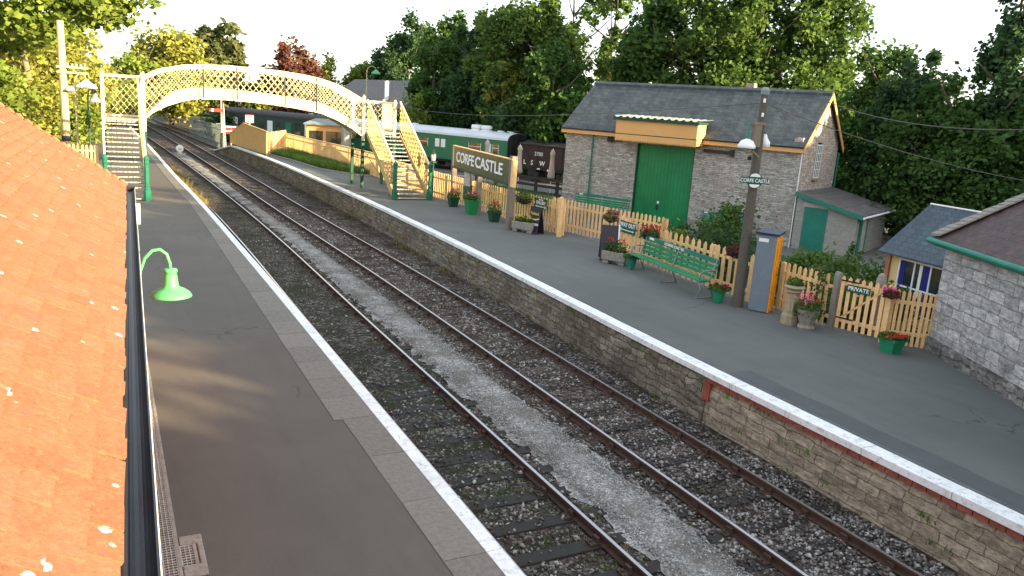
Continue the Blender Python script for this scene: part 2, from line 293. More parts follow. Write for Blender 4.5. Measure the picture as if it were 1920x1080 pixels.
# ------------------------------------------------------------------ mesh builder
class MB:
    def __init__(s): s.v = []; s.f = []; s.m = []
    def add(s, vs, fs, mi=0):
        o = len(s.v); s.v += [tuple(x) for x in vs]; s.f += [tuple(i+o for i in f) for f in fs]; s.m += [mi]*len(fs); return s
    def box(s, x0, x1, y0, y1, z0, z1, mi=0, rz=0, ctr=None):
        vs = [(x, y, z) for z in (z0, z1) for y in (y0, y1) for x in (x0, x1)]
        if rz:
            cx, cy = ctr or ((x0+x1)/2, (y0+y1)/2); c, n = math.cos(rz), math.sin(rz)
            vs = [(cx+(x-cx)*c-(y-cy)*n, cy+(x-cx)*n+(y-cy)*c, z) for x, y, z in vs]
        return s.add(vs, [(0, 2, 3, 1), (4, 5, 7, 6), (0, 1, 5, 4), (1, 3, 7, 5), (3, 2, 6, 7), (2, 0, 4, 6)], mi)
    def bar(s, a, b, w, t, mi=0, up=(0, 0, 1)):
        a, b = Vector(a), Vector(b); d = (b-a).normalized(); u = Vector(up)
        if abs(d.dot(u)) > 0.98: u = Vector((0, 1, 0))
        x = d.cross(u).normalized(); y = x.cross(d).normalized()
        vs = [p+x*i*w/2+y*j*t/2 for p in (a, b) for i, j in ((-1, -1), (1, -1), (1, 1), (-1, 1))]
        return s.add(vs, [(0, 3, 2, 1), (4, 5, 6, 7), (0, 1, 5, 4), (1, 2, 6, 5), (2, 3, 7, 6), (3, 0, 4, 7)], mi)
    def cyl(s, a, b, r0, r1=None, n=12, mi=0, caps=True):
        r1 = r0 if r1 is None else r1
        a, b = Vector(a), Vector(b); d = (b-a).normalized(); u = Vector((0, 0, 1)) if abs(d.z) < 0.95 else Vector((1, 0, 0))
        x = d.cross(u).normalized(); y = d.cross(x)
        vs = [p+x*math.cos(2*PI*i/n)*r+y*math.sin(2*PI*i/n)*r for p, r in ((a, r0), (b, r1)) for i in range(n)]
        fs = [(i, (i+1) % n, n+(i+1) % n, n+i) for i in range(n)]
        if caps: fs += [tuple(range(n-1, -1, -1)), tuple(range(n, 2*n))]
        return s.add(vs, fs, mi)
    def tube(s, pts, r, n=8, mi=0):
        pts = [Vector(p) for p in pts]; rs = r if isinstance(r, (list, tuple)) else [r]*len(pts); o = len(s.v); px = None
        for i, p in enumerate(pts):
            d = (pts[min(i+1, len(pts)-1)]-pts[max(i-1, 0)]).normalized()
            if px is None:
                u = Vector((0, 0, 1)) if abs(d.z) < 0.9 else Vector((1, 0, 0)); px = d.cross(u).normalized()
            px = (px-d*px.dot(d)).normalized(); y = d.cross(px)
            s.v += [tuple(p+px*math.cos(2*PI*k/n)*rs[i]+y*math.sin(2*PI*k/n)*rs[i]) for k in range(n)]
        for i in range(len(pts)-1):
            for k in range(n): s.f.append((o+i*n+k, o+i*n+(k+1) % n, o+(i+1)*n+(k+1) % n, o+(i+1)*n+k)); s.m.append(mi)
        s.f.append(tuple(o+k for k in range(n-1, -1, -1))); s.f.append(tuple(o+(len(pts)-1)*n+k for k in range(n))); s.m += [mi, mi]
        return s
    def lathe(s, prof, c=(0, 0, 0), n=20, mi=0, sx=1, sy=1, sq=0):
        o = len(s.v)
        for r, z in prof:
            for k in range(n):
                a = 2*PI*(k+0.5)/n
                s.v.append((c[0]+r*math.cos(a)*sx, c[1]+r*math.sin(a)*sy, c[2]+z))
        for i in range(len(prof)-1):
            for k in range(n): s.f.append((o+i*n+k, o+i*n+(k+1) % n, o+(i+1)*n+(k+1) % n, o+(i+1)*n+k)); s.m.append(mi)
        s.f.append(tuple(o+k for k in range(n-1, -1, -1))); s.f.append(tuple(o+(len(prof)-1)*n+k for k in range(n))); s.m += [mi, mi]
        return s
    def prism(s, poly, a, b, axis='y', mi=0):
        n = len(poly)
        def P(u, v, t): return {'y': (u, t, v), 'x': (t, u, v), 'z': (u, v, t)}[axis]
        vs = [P(u, v, a) for u, v in poly]+[P(u, v, b) for u, v in poly]
        return s.add(vs, [tuple(range(n-1, -1, -1)), tuple(range(n, 2*n))]+[(i, (i+1) % n, n+(i+1) % n, n+i) for i in range(n)], mi)
    def build(s, name, mat, parent=None, smooth=False, loc=None, rz=0, bevel=0):
        me = bpy.data.meshes.new(name); me.from_pydata(s.v, [], s.f)
        for mm in (mat if isinstance(mat, (list, tuple)) else [mat]): me.materials.append(MATS[mm])
        me.polygons.foreach_set('material_index', s.m)
        if smooth: me.polygons.foreach_set('use_smooth', [True]*len(s.f))
        me.update(); o = bpy.data.objects.new(name, me); COL.objects.link(o)
        if parent: o.parent = parent
        if loc: o.location = loc
        if rz: o.rotation_euler.z = rz
        if bevel:
            b = o.modifiers.new('bevel', 'BEVEL'); b.width = bevel; b.segments = 2; b.limit_method = 'ANGLE'
        if smooth:
            try: me.shade_smooth_by_angle = None
            except Exception: pass
        return o
def tag(o, label=None, cat=None, group=None, kind=None):
    if label: o['label'] = label
    if cat: o['category'] = cat
    if group: o['group'] = group
    if kind: o['kind'] = kind
    return o
def thing(name, label, cat, loc=(0, 0, 0), rz=0, group=None):
    o = bpy.data.objects.new(name, None); COL.objects.link(o); o.location = loc; o.rotation_euler = (0, 0, rz)
    o.empty_display_size = 0.2
    return tag(o, label, cat, group)
def struct(mb, name, mat, **k): return tag(mb.build(name, mat, **k), kind='structure')
def dup(o, parent=None):
    c = o.copy(); COL.objects.link(c)
    if parent: c.parent = parent
    for ch in list(o.children): dup(ch, c)
    return c
def relabel(o, label, loc=None, rz=None, scale=None):
    o['label'] = label
    if loc: o.location = loc
    if rz is not None: o.rotation_euler = (0, 0, rz)
    if scale: o.scale = scale if isinstance(scale, tuple) else (scale,)*3
    return o
_dg = None
def text(s, size, mat, parent, loc, name='lettering', rot=(PI/2, 0, 0), depth=0.004, bold=0.0, sx=1.0, align='CENTER'):
    cu = bpy.data.curves.new('t', 'FONT'); cu.body = s; cu.size = size; cu.extrude = depth; cu.offset = bold
    cu.align_x = align; cu.align_y = 'CENTER'; cu.resolution_u = 3
    to = bpy.data.objects.new('t', cu); COL.objects.link(to)
    dg = bpy.context.evaluated_depsgraph_get(); me = bpy.data.meshes.new_from_object(to.evaluated_get(dg))
    bpy.data.objects.remove(to); bpy.data.curves.remove(cu)
    me.materials.clear(); me.materials.append(MATS[mat])
    o = bpy.data.objects.new(name, me); COL.objects.link(o); o.parent = parent; o.location = loc; o.rotation_euler = rot; o.scale = (sx, 1, 1)
    return o
def npmesh(name, V, F4, mat, parent=None, smooth=False):
    me = bpy.data.meshes.new(name); nv, nf = len(V), len(F4); k = F4.shape[1]
    me.vertices.add(nv); me.vertices.foreach_set('co', V.astype(np.float32).ravel())
    me.loops.add(nf*k); me.loops.foreach_set('vertex_index', F4.astype(np.int32).ravel())
    me.polygons.add(nf); me.polygons.foreach_set('loop_start', np.arange(0, nf*k, k, dtype=np.int32))
    me.update(calc_edges=True); me.materials.append(MATS[mat])
    o = bpy.data.objects.new(name, me); COL.objects.link(o)
    if parent: o.parent = parent
    return o
def leaf_quads(P, size, rng, elong=1.6, droop=0.0):
    n = len(P); a = rng.normal(size=(n, 3)); a[:, 2] = a[:, 2]*0.6-droop; a /= np.linalg.norm(a, axis=1)[:, None]
    b = rng.normal(size=(n, 3)); b -= a*(a*b).sum(1)[:, None]; b /= np.linalg.norm(b, axis=1)[:, None]
    s = (size*rng.uniform(0.6, 1.4, n))[:, None]
    V = np.stack([P-a*s*elong*0.5, P+b*s*0.5, P+a*s*elong*0.5, P-b*s*0.5], 1).reshape(-1, 3)
    return V, np.arange(4*n).reshape(n, 4)

# ------------------------------------------------------------------ track geometry (curves: x as a function of y)
def interp(tab):
    ys = [t[0] for t in tab]; xs = [t[1] for t in tab]
    def f(y):
        return float(np.interp(y, ys, xs))
    YY = np.arange(ys[0], ys[-1], 1.0); XX = np.interp(YY, ys, xs); K = np.ones(9)/9
    XP = np.concatenate([np.full(4, XX[0]), XX, XX[-1]+(XX[-1]-XX[-2])*np.arange(1, 5)])
    XS = np.convolve(XP, K, 'valid')
    return lambda y: float(np.interp(y, YY, XS))
LE = interp([(-20, 3.72), (20, 3.72), (24, 3.69), (32, 3.64), (38, 3.55), (46, 3.37), (58, 3.27), (67, 3.15), (95, 2.6)])
RE = interp([(-20, 10.07), (10, 10.1), (15.6, 10.28), (22.6, 10.6), (34.6, 10.8), (44, 10.69), (56, 10.45), (64, 10.05), (72, 9.4), (80, 8.9)])
T1 = interp([(-30, 5.16), (22, 5.18), (28, 5.26), (38, 5.2), (50, 4.95), (66, 4.5), (89, 3.6), (120, 2.2), (180, -1.5), (260, -8)])
T2 = interp([(-30, 8.65), (16, 8.62), (22, 8.6), (28.5, 8.46), (39, 8.16), (50, 7.98), (62, 7.74), (86, 7.15), (120, 6.0), (180, 2.6), (260, -4)])
ZR = -0.89; ZS = -1.04; ZB = -1.07
def strip(f0, f1, y0, y1, z, step=1.0, z2=None):
    mb = MB(); ys = np.arange(y0, y1+0.01, step); vs = []
    for y in ys: vs += [(f0(y), y, z), (f1(y), y, z if z2 is None else z2)]
    return mb.add(vs, [(2*i, 2*i+1, 2*i+3, 2*i+2) for i in range(len(ys)-1)])
g = MB(); g.add([(-900, -400, -1.25), (900, -400, -1.25), (900, 1500, -1.25), (-900, 1500, -1.25)], [(0, 1, 2, 3)]); struct(g, 'ground', 'soil_green')
struct(strip(lambda y: min(T1(y)-2.6, 3), lambda y: max(T2(y)+2.4, 11.2) if y < 73 else T2(y)+5+min(6, (y-73)*0.1), -20, 240, ZB, 2), 'ballast_bed', 'ballast_brown')
from mathutils import noise as MN
def ramp01(y, a, b): return max(0.0, min(1.0, (y-a)/(b-a)))
def bed(name, fa, fb, y0, y1, step, nx, zf, mat, jag=0.0):
    mb = MB(); ys = list(np.arange(y0, y1+.001, step)); vs = []
    for y in ys:
        xa = fa(y)+(jag*MN.noise(Vector((3.1, y*1.3, 0)))+jag*.6*MN.noise(Vector((9.1, y*4.1, 0))) if jag else 0); xb = fb(y)+(jag*MN.noise(Vector((5.7, y*1.2, 4)))+jag*.6*MN.noise(Vector((2.2, y*3.7, 4))) if jag else 0)
        for i in range(nx+1): x = xa+(xb-xa)*i/nx; vs.append((x, y, zf(x, y, i/nx)))
    n = nx+1; mb.add(vs, [(j*n+i, j*n+i+1, (j+1)*n+i+1, (j+1)*n+i) for j in range(len(ys)-1) for i in range(nx)])
    return struct(mb, name, mat, smooth=True)
def nz(x, y, s): return MN.noise(Vector((x*s, y*s, 1.7)))
bed('mossy_ballast', lambda y: T1(y)-1.5, lambda y: T1(y)+1.02, 2, 62, .22, 12, lambda x, y, u: ZS-.030+.046*ramp01(y, 9, 19)+.022*nz(x, y, 2.1)+.012*nz(x, y, 6), 'ballast_mossy')
bed('ballast_shoulder', lambda y: T2(y)-1.32, lambda y: T2(y)+1.5, 2, 68, .22, 12, lambda x, y, u: ZS-.022+.034*ramp01(y, 8, 18)+.026*nz(x, y, 1.6)+.012*nz(x, y, 5), 'ballast_brown')
bed('gravel_path', lambda y: T1(y)+1.12, lambda y: T2(y)-1.18, 2, 75, .2, 8, lambda x, y, u: ZS-.006+.035*math.sin(PI*u)+.014*nz(x, y, 3), 'fine_gravel', .20)
# platforms
ZG = -1.07
def platform(fe, side, y0, y1, far, wallmat, inner, name, mat, ramp_to=None):
    pass
lp = MB(); ys = list(np.arange(-14, 95.1, 1.0))
cin = lambda y: (3.03 if y < 10.955 else 2.90 + max(0, min(1, (y-11)/20))*0.15) if y < 36 else LE(y)-0.6
vs = []
for y in ys: vs += [(-28, y, 0), (LE(y)-.35, y, 0)]
lp.add(vs, [(2*i, 2*i+1, 2*i+3, 2*i+2) for i in range(len(ys)-1)]); struct(lp, 'platform_surface', 'asphalt_brown')
cp = MB(); y = -12.0; rr = random.Random(3)
while y < 92:
    L = 1.35 if y < 10.9 else 0.92
    a, b = y+0.006, y+L-0.006; dz = rr.uniform(0, 0.006)
    x0a, x0b = cin(a+0.01), cin(b-0.01)
    cp.add([(x0a, a, -.2), (LE(a)-.19, a, -.2), (LE(b)-.19, b, -.2), (x0b, b, -.2), (x0a, a, .006+dz), (LE(a)-.19, a, .006+dz), (LE(b)-.19, b, .006+dz), (x0b, b, .006+dz)],
           [(4, 5, 6, 7), (0, 1, 5, 4), (1, 2, 6, 5), (2, 3, 7, 6), (3, 0, 4, 7)])
    y += L
struct(cp, 'coping_slabs', 'coping')
wl = MB(); y = -12.0
while y < 94:
    L = 1.35; a, b = y+0.005, y+L-0.005
    wl.add([(LE(a)-.185, a, -.12), (LE(a), a, -.12), (LE(b), b, -.12), (LE(b)-.185, b, -.12), (LE(a)-.185, a, .014), (LE(a), a, .014), (LE(b), b, .014), (LE(b)-.185, b, .014)],
           [(4, 5, 6, 7), (0, 1, 5, 4), (1, 2, 6, 5), (2, 3, 7, 6), (3, 0, 4, 7)]); y += L
struct(wl, 'platform_edge_line', 'white_edge')
lw = MB(); ys = np.arange(-12, 95.1, 1.0); vs = []
for y in ys: vs += [(LE(y)-.12, y, -1.3), (LE(y)-.12, y, -0.1)]
lw.add(vs, [(2*i, 2*i+1, 2*i+3, 2*i+2) for i in range(len(ys)-1)]); tag(lw.build('platform_wall', 'wall_dark_rubble'), 'stone retaining face under the near platform edge', 'wall')
# right platform
def PZ(y): return 0 if y < 71.5 else -(y-71.5)*0.13
def fenceX(y): return float(np.interp(y, [-20, 7, 8, 10.8, 11.8, 13, 22, 27, 40, 62, 69, 75, 80], [30, 30, 25, 17.2, 16.4, 16.0, 16.2, 16.8, 15.6, 15.4, 14.6, 11.5, 10.0]))
rp = MB(); ys = [y for y in np.arange(-14, 79.1, 0.5)]; vs = []
for y in ys: vs += [(RE(y)+.40, y, PZ(y)), (fenceX(y), y, PZ(y)), (fenceX(y), y, -1.3)]
rp.add(vs, sum([[(3*i, 3*i+1, 3*i+4, 3*i+3), (3*i+1, 3*i+2, 3*i+5, 3*i+4)] for i in range(len(ys)-1)], [])); struct(rp, 'platform_surface', 'asphalt_grey')
dp = strip(lambda y: RE(y)+.56, lambda y: RE(y)+1.06+0.03*math.sin(y*3), -12, 11.3, 0.004, 0.5); struct(dp, 'asphalt_patch', 'asphalt_dark')
dp = strip(lambda y: RE(y)+.41, lambda y: RE(y)+.50+0.03*math.sin(y*5), -12, 60, 0.004, 0.5); struct(dp, 'asphalt_joint', 'asphalt_dark')
re_ = MB(); y = -12.0
while y < 78.5:
    L = 1.5; a, b = y+0.007, min(y+L-0.007, 79); za, zb = PZ(a)+.010+rr.uniform(0, .007), PZ(b)+.010+rr.uniform(0, .007)
    re_.add([(RE(a)+.10, a, za-.11), (RE(a)+.42, a, za-.11), (RE(b)+.42, b, zb-.11), (RE(b)+.10, b, zb-.11), (RE(a)+.10, a, za), (RE(a)+.42, a, za), (RE(b)+.42, b, zb), (RE(b)+.10, b, zb)],
            [(4, 5, 6, 7), (3, 2, 1, 0), (0, 1, 5, 4), (1, 2, 6, 5), (2, 3, 7, 6), (3, 0, 4, 7)]); y += L
struct(re_, 'platform_edge_line', 'white_edge')
def facewall(y0, y1, x_off, za, mat, lab, thick=0.5):
    mb = MB(); ys = list(np.arange(y0, y1+0.01, 0.5)); vs = []
    rnd = random.Random(5)
    for y in ys:
        top = PZ(y)-.10 if za is None else za
        for k in range(6):
            z = -1.4+(top+1.4)*k/5
            vs.append((RE(y)+x_off+(rnd.uniform(-.018, .018) if 0 < k < 5 else 0)+(0.04 if k == 5 else 0)-(0.05*(1-k/5)), y, z))
    mb.add(vs, [(6*i+k, 6*(i+1)+k, 6*(i+1)+k+1, 6*i+k+1) for i in range(len(ys)-1) for k in range(5)])
    return tag(mb.build('platform_wall', mat), lab, 'wall')
facewall(11.2, 78.7, 0.17, None, 'wall_dark_rubble', 'dark rubble stone platform wall stretching away beside the track')
facewall(-12, 11.5, 0.20, -.205, 'wall_tan_block', 'newer tan block platform wall under a red brick course')
rb = MB(); y = -12.0
while y < 11.2:
    rb.box(RE(y)+.15, RE(y)+.38, y+.006, min(y+.225, 11.2)-.006, -.205, -.101); y += .23
rb.box(RE(11)+.145, RE(11)+.38, 11.08, 11.26, -.58, -.216)
tag(rb.build('brick_course', 'red_brick'), 'red brick course directly under the white platform edge', 'brickwork')
# yard sheet
yd = MB(); yd.add([(17.0, 7.9, -.88), (60, -10, -.88), (75, 120, -.98), (10, 120, -1.0), (14.5, 76, -.98), (15.0, 40, -.88), (15.8, 12, -.88)], [(0, 1, 2, 3, 4, 5, 6)])
struct(yd, 'yard', 'yard_gravel')

# ------------------------------------------------------------------ sleepers and rails
sl_proto = thing('sleeper', 'x', 'sleeper'); sb = MB()
sb.box(-1.3, 1.3, -.125, .125, -.12, 0, 0); sb.build('timber', 'sleeper_wood', sl_proto, bevel=0.012)
for sx in (-.7525, .7525):
    c = MB(); c.box(sx-.19, sx+.19, -.075, .075, .001, .03); c.box(sx-.085, sx-.037, -.06, .06, .03, .10); c.box(sx+.037, sx+.085, -.06, .06, .03, .11)
    c.cyl((sx-.15, 0, .03), (sx-.15, 0, .06), .02, n=6); c.cyl((sx+.15, 0, .03), (sx+.15, 0, .06), .02, n=6)
    c.build('rail_chair', 'rail_rust', sl_proto)
first = True; rs = random.Random(11)
for ti, (T, lab) in enumerate(((T1, 'dark timber sleeper of the track beside the near platform'), (T2, 'timber sleeper in grey ballast of the track beside the stone wall'))):
    y = 4.3+ti*.3; k = 0
    while y < 84:
        if first: o = sl_proto; first = False
        elif y < 34: o = dup(sl_proto)
        else:
            o = tag(bpy.data.objects.new('sleeper', sl_proto.children[0].data), cat='sleeper'); COL.objects.link(o)
        o.location = (T(y)+rs.uniform(-.03, .03), y, ZS+rs.uniform(-.004, .004)); ang = -math.atan((T(y+1)-T(y-1))/2)+rs.uniform(-.012, .012)
        o.rotation_euler = (0, 0, ang); tag(o, lab, group=['sleepers of the near track', 'sleepers of the far track'][ti]); y += .76
RP = [(-.066, 0), (.066, 0), (.066, .012), (.012, .03), (.010, .10), (.034, .112), (.034, .140), (.026, .15), (-.026, .15), (-.034, .140), (-.034, .112), (-.010, .10), (-.012, .03), (-.066, .012)]
def rail(f, y0, y1, lab, grp=None, z0=ZS+.002):
    mb = MB(); ys = list(np.arange(y0, y1, 1.5)); n = len(RP); vs = []
    for y in ys: vs += [(f(y)+px, y, z0+pz*.98) for px, pz in RP]
    mb.add(vs, [(i*n+k, i*n+(k+1) % n, (i+1)*n+(k+1) % n, (i+1)*n+k) for i in range(len(ys)-1) for k in range(n)])
    for i in range(len(ys)-1):
        for k in range(n): mb.m[i*n+k] = 1 if k in (7,) else 0
    return tag(mb.build('rail', ['rail_rust', 'rail_top']), lab, 'rail', grp)
rail(lambda y: T1(y)-.7525, -10, 240, 'steel rail tucked under the near platform edge')
rail(lambda y: T1(y)+.7525, -10, 240, 'steel rail between the near platform track and the light gravel')
rail(lambda y: T2(y)-.7525, -10, 240, 'middle steel rail with the light gravel on its left')
rail(lambda y: T2(y)+.7525, -10, 240, 'steel rail closest to the stone platform wall')
T3 = interp([(76, 10.6), (84, 9.8), (100, 8.9), (120, 7.4), (150, 5.6), (200, 2.6)])
rail(lambda y: T3(y)-.3, 78, 195, 'left rail of the siding that joins beyond the platform ramp')
rail(lambda y: T3(y)+1.13, 78, 195, 'right rail of the siding that joins beyond the platform ramp')
# loose stones
def stones(name, n, fx, ylo, yhi, z, s0, s1, mat, seed, label, pw=1.6, avoid=True):
    rng = np.random.default_rng(seed)
    y = ylo+(yhi-ylo)*rng.random(n)**pw; u = rng.random(n)
    xa = np.array([fx(yy) for yy in y]); x = xa[:, 0]+(xa[:, 1]-xa[:, 0])*u
    keep = np.ones(n, bool)
    for T in (T1, T2):
        tx = np.array([T(yy) for yy in y])
        for s in (-.7525, .7525): keep &= np.abs(x-tx-s) > .1
    x, y = x[keep], y[keep]; n = len(x)
    zz = np.full(n, z)
    if avoid:
        for ti, T in enumerate((T1, T2)):
            tx = np.array([T(yy) for yy in y]); on = (np.abs(x-tx) < 1.3) & (np.abs(((y-4.3-ti*.3+.38) % .76)-.38) < .15)
            k = rng.random(n) < np.clip((y-7)/12, 0.06 if ti == 0 else .45, .9); zz = np.where(on & k, ZS+.01, zz); drop = on & ~k; zz[drop] = -50
    ok = zz > -40; x, y, zz = x[ok], y[ok], zz[ok]; n = len(x)
    s = rng.uniform(s0, s1, n)*rng.choice([1, 1, 1, 1.5], n)
    base = np.array([(1, 0, 0), (0, 1, 0), (-1, 0, 0), (0, -1, 0), (0, 0, .75), (0, 0, -.75)])
    V = base[None]*s[:, None, None]*rng.uniform(.65, 1.3, (n, 6, 1))+rng.normal(size=(n, 6, 3))*s[:, None, None]*.18
    a = rng.uniform(0, 2*PI, n); c, sn = np.cos(a)[:, None], np.sin(a)[:, None]
    t = rng.uniform(-.6, .6, n)[:, None]
    X = V[:, :, 0]*c-V[:, :, 1]*sn; Y = V[:, :, 0]*sn+V[:, :, 1]*c; Z = V[:, :, 2]+X*t
    V = np.stack([X+x[:, None], Y+y[:, None], Z+zz[:, None]+s[:, None]*.3], -1).reshape(-1, 3)
    F = np.array([(0, 1, 4), (1, 2, 4), (2, 3, 4), (3, 0, 4), (1, 0, 5), (2, 1, 5), (3, 2, 5), (0, 3, 5)])
    F = (F[None]+np.arange(n)[:, None, None]*6).reshape(-1, 3)
    return tag(npmesh(name, V, F, mat), label, 'ballast', kind='stuff')
stones('ballast_stones', 30000, lambda y: (T2(y)-1.35, T2(y)+1.5), 5, 40, ZS-.02, .016, .034, 'stones', 1, 'grey and brown ballast stones of the track beside the stone wall')
stones('ballast_stones', 15000, lambda y: (T1(y)-1.4, T1(y)+1.25), 4, 36, ZS-.03, .015, .032, 'stones', 2, 'dark ballast stones of the track beside the near platform')
stones('gravel_stones', 24000, lambda y: (T1(y)+1.22, T2(y)-1.28), 5, 40, ZS+.020, .008, .016, 'stones_light', 3, 'fine pale gravel between the two tracks', avoid=False)
# ------------------------------------------------------------------ plant helpers
def tuft_mesh(name, pts, hgt, mat, parent=None, seed=0, wid=.012, lean=.35):
    rng = np.random.default_rng(seed); P = np.array(pts); n = len(P); h = hgt*rng.uniform(.5, 1.3, n)
    d = rng.normal(size=(n, 2))*lean; a = rng.uniform(0, PI, n); wx = np.stack([np.cos(a), np.sin(a), 0*a], -1)*wid
    T = P+np.stack([d[:, 0]*h, d[:, 1]*h, h], -1); Mi = (P+T)/2+np.stack([-d[:, 0]*h*.15, -d[:, 1]*h*.15, h*.1], -1)
    V = np.stack([P-wx, P+wx, Mi+wx*.8, Mi-wx*.8, Mi+wx*.8, Mi-wx*.8, T-wx*.1, T+wx*.1], 1)
    V[:, 4:6] = V[:, [3, 2]]
    V = V.reshape(-1, 3); F = np.concatenate([np.arange(n)[:, None]*8+np.array([[0, 1, 2, 3]]), np.arange(n)[:, None]*8+np.array([[4, 5, 7, 6]])])
    return npmesh(name, V, F, mat, parent)
def grass_area(poly, n, hgt, mat, label, seed, zf=lambda x, y: 0, wid=.012):
    rng = np.random.default_rng(seed); xs = [p[0] for p in poly]; ys = [p[1] for p in poly]; pts = []
    def inside(x, y):
        r = False; j = len(poly)-1
        for i in range(len(poly)):
            if (poly[i][1] > y) != (poly[j][1] > y) and x < (poly[j][0]-poly[i][0])*(y-poly[i][1])/(poly[j][1]-poly[i][1])+poly[i][0]: r = not r
            j = i
        return r
    while len(pts) < n:
        x, y = rng.uniform(min(xs), max(xs)), rng.uniform(min(ys), max(ys))
        if inside(x, y): pts.append((x, y, zf(x, y)))
    return tag(tuft_mesh('grass', pts, hgt, mat, seed=seed, wid=wid), label, 'grass', kind='stuff')
def weeds(n, fpos, hgt, mat, label, seed, name='weeds', wid=.012):
    rng = random.Random(seed); pts = []
    for _ in range(n):
        c = fpos(rng)
        for k in range(rng.randint(6, 16)): pts.append((c[0]+rng.gauss(0, .07), c[1]+rng.gauss(0, .12), c[2]))
    return tag(tuft_mesh(name, pts, hgt, mat, seed=seed, wid=wid), label, 'weeds', kind='stuff')
weeds(70, lambda r: (T1(8)+r.choice([-.5, .1, .5, .62, .9, 1.0])+r.gauss(0, .12), 4+30*r.random()**1.3, ZB), .06, 'grass_blade', 'low green weeds growing through the near track', 21)
weeds(120, lambda r: (T1(8)+r.choice([.5, .9, -.5])+r.gauss(0, .12), 4+40*r.random()**1.3, ZB), .07, 'dry_weed', 'dry brown weeds along the near track', 22)
weeds(110, lambda r: (RE(20)+.10+r.gauss(0, .05), 5+50*r.random(), ZB+r.choice([0, 0, .3, .6])), .13, 'dry_weed', 'dry weeds rooted in the platform wall', 23)
weeds(70, lambda r: ((lambda y: (RE(y)+.14, y, ZB+r.choice([0, .2, .5, .8, .9])))(5+45*r.random())), .09, 'grass_blade', 'green weeds hanging on the platform wall', 24)
def wbank(r):
    y = 38+20*r.random(); return (LE(y)+.35+r.gauss(0, .25), y, ZB)
weeds(520, wbank, .42, 'dry_weed', 'tall dry grass beside the near platform beyond the stairs', 25, wid=.02)

# leafy crowns -------------------------------------------------------------
def crown(name, rx, ry, rz, nclump, nleaf, size, mat, parent, seed, base=0.0, shell=.55, elong=1.5, droop=.0, csig=.16, cone=0.0):
    rng = np.random.default_rng(seed); C = []
    while len(C) < nclump:
        p = rng.uniform(-1, 1, 3); q = np.linalg.norm(p)
        if cone: lim = (1-(p[2]+1)/2*cone); 
        else: lim = 1
        if q < 1 and q > shell*rng.random() and math.hypot(p[0], p[1]) < lim: C.append(p*(1+rng.normal()*.07))
    C = np.array(C); idx = rng.integers(0, nclump, nleaf); cs = rng.uniform(.5, 1.5, nclump)*csig
    P = C[idx]+rng.normal(size=(nleaf, 3))*cs[idx][:, None]*np.array([1, 1, .7])
    P = P*np.array([rx, ry, rz])+np.array([0, 0, base+rz])
    V, F = leaf_quads(P, size, rng, elong, droop)
    return npmesh(name, V, F, mat, parent), C
def trunk(parent, h, r, rx, rz, base, seed, mat='bark', nl=7, lean=0):
    rg = random.Random(seed); mb = MB()
    pts = [(0, 0, -.3)]; x = y = 0
    for k in range(1, 7):
        x += rg.gauss(lean, .18); y += rg.gauss(0, .18); pts.append((x, y, h*k/6))
    mb.tube(pts, [r*1.25]+[r*(1-.14*k) for k in range(1, 7)], 8)
    for k in range(nl):
        t = rg.uniform(.35, .95); i = int(t*6); p = Vector(pts[i]); a = rg.uniform(0, 2*PI); L = rx*rg.uniform(.5, .95)
        q = p+Vector((math.cos(a)*L*.5, math.sin(a)*L*.5, L*.35)); e = p+Vector((math.cos(a)*L, math.sin(a)*L, L*rg.uniform(.5, 1.1)))
        mb.tube([p, q, e], [r*.45, r*.28, r*.08], 6)
    return mb.build('trunk', mat, parent, smooth=True)
def tree(label, x, y, h, rx, mat, seed, base=None, nclump=60, nleaf=9000, size=.28, zb=-1.1, name='broadleaf_tree', tr=.28, shell=.55, bark='bark', group=None, ry=None, csig=.16, cone=0, droop=0, elong=1.5, cat='tree', nl=7):
    t = thing(name, label, cat, (x, y, zb), random.Random(seed).uniform(0, 6.28), group)
    base = h*.18 if base is None else base
    crown('crown', rx, ry or rx, (h-base)/2, nclump, nleaf, size, mat, t, seed, base, shell, elong, droop, csig, cone)
    trunk(t, h*.9, tr, rx, h/2, base, seed+1, bark, nl); return t
def bush(label, x, y, h, rx, mat, seed, nleaf=2500, size=.10, zb=-.88, name='bush', flowers=None, ry=None, cat='bush', csig=.2, nclump=22):
    t = thing(name, label, cat, (x, y, zb)); crown('foliage', rx, ry or rx, h/2, nclump, nleaf, size, mat, t, seed, 0, .4, 1.5, 0, csig)
    mb = MB()
    for k in range(6):
        a = k*1.05; mb.tube([(0, 0, -.05), (math.cos(a)*rx*.3, math.sin(a)*rx*.3, h*.4), (math.cos(a)*rx*.55, math.sin(a)*rx*.55, h*.75)], [.03, .02, .008], 5)
    mb.build('stems', 'bark', t)
    if flowers:
        rng = np.random.default_rng(seed+5); a = rng.uniform(0, 6.28, 60); P = np.stack([np.cos(a)*rx*.9, np.sin(a)*(ry or rx)*.9, rng.uniform(.4, 1, 60)*h], -1)
        V, F = leaf_quads(P, size*1.1, rng, 1.0); npmesh('blossom', V, F, flowers, t)
    return t

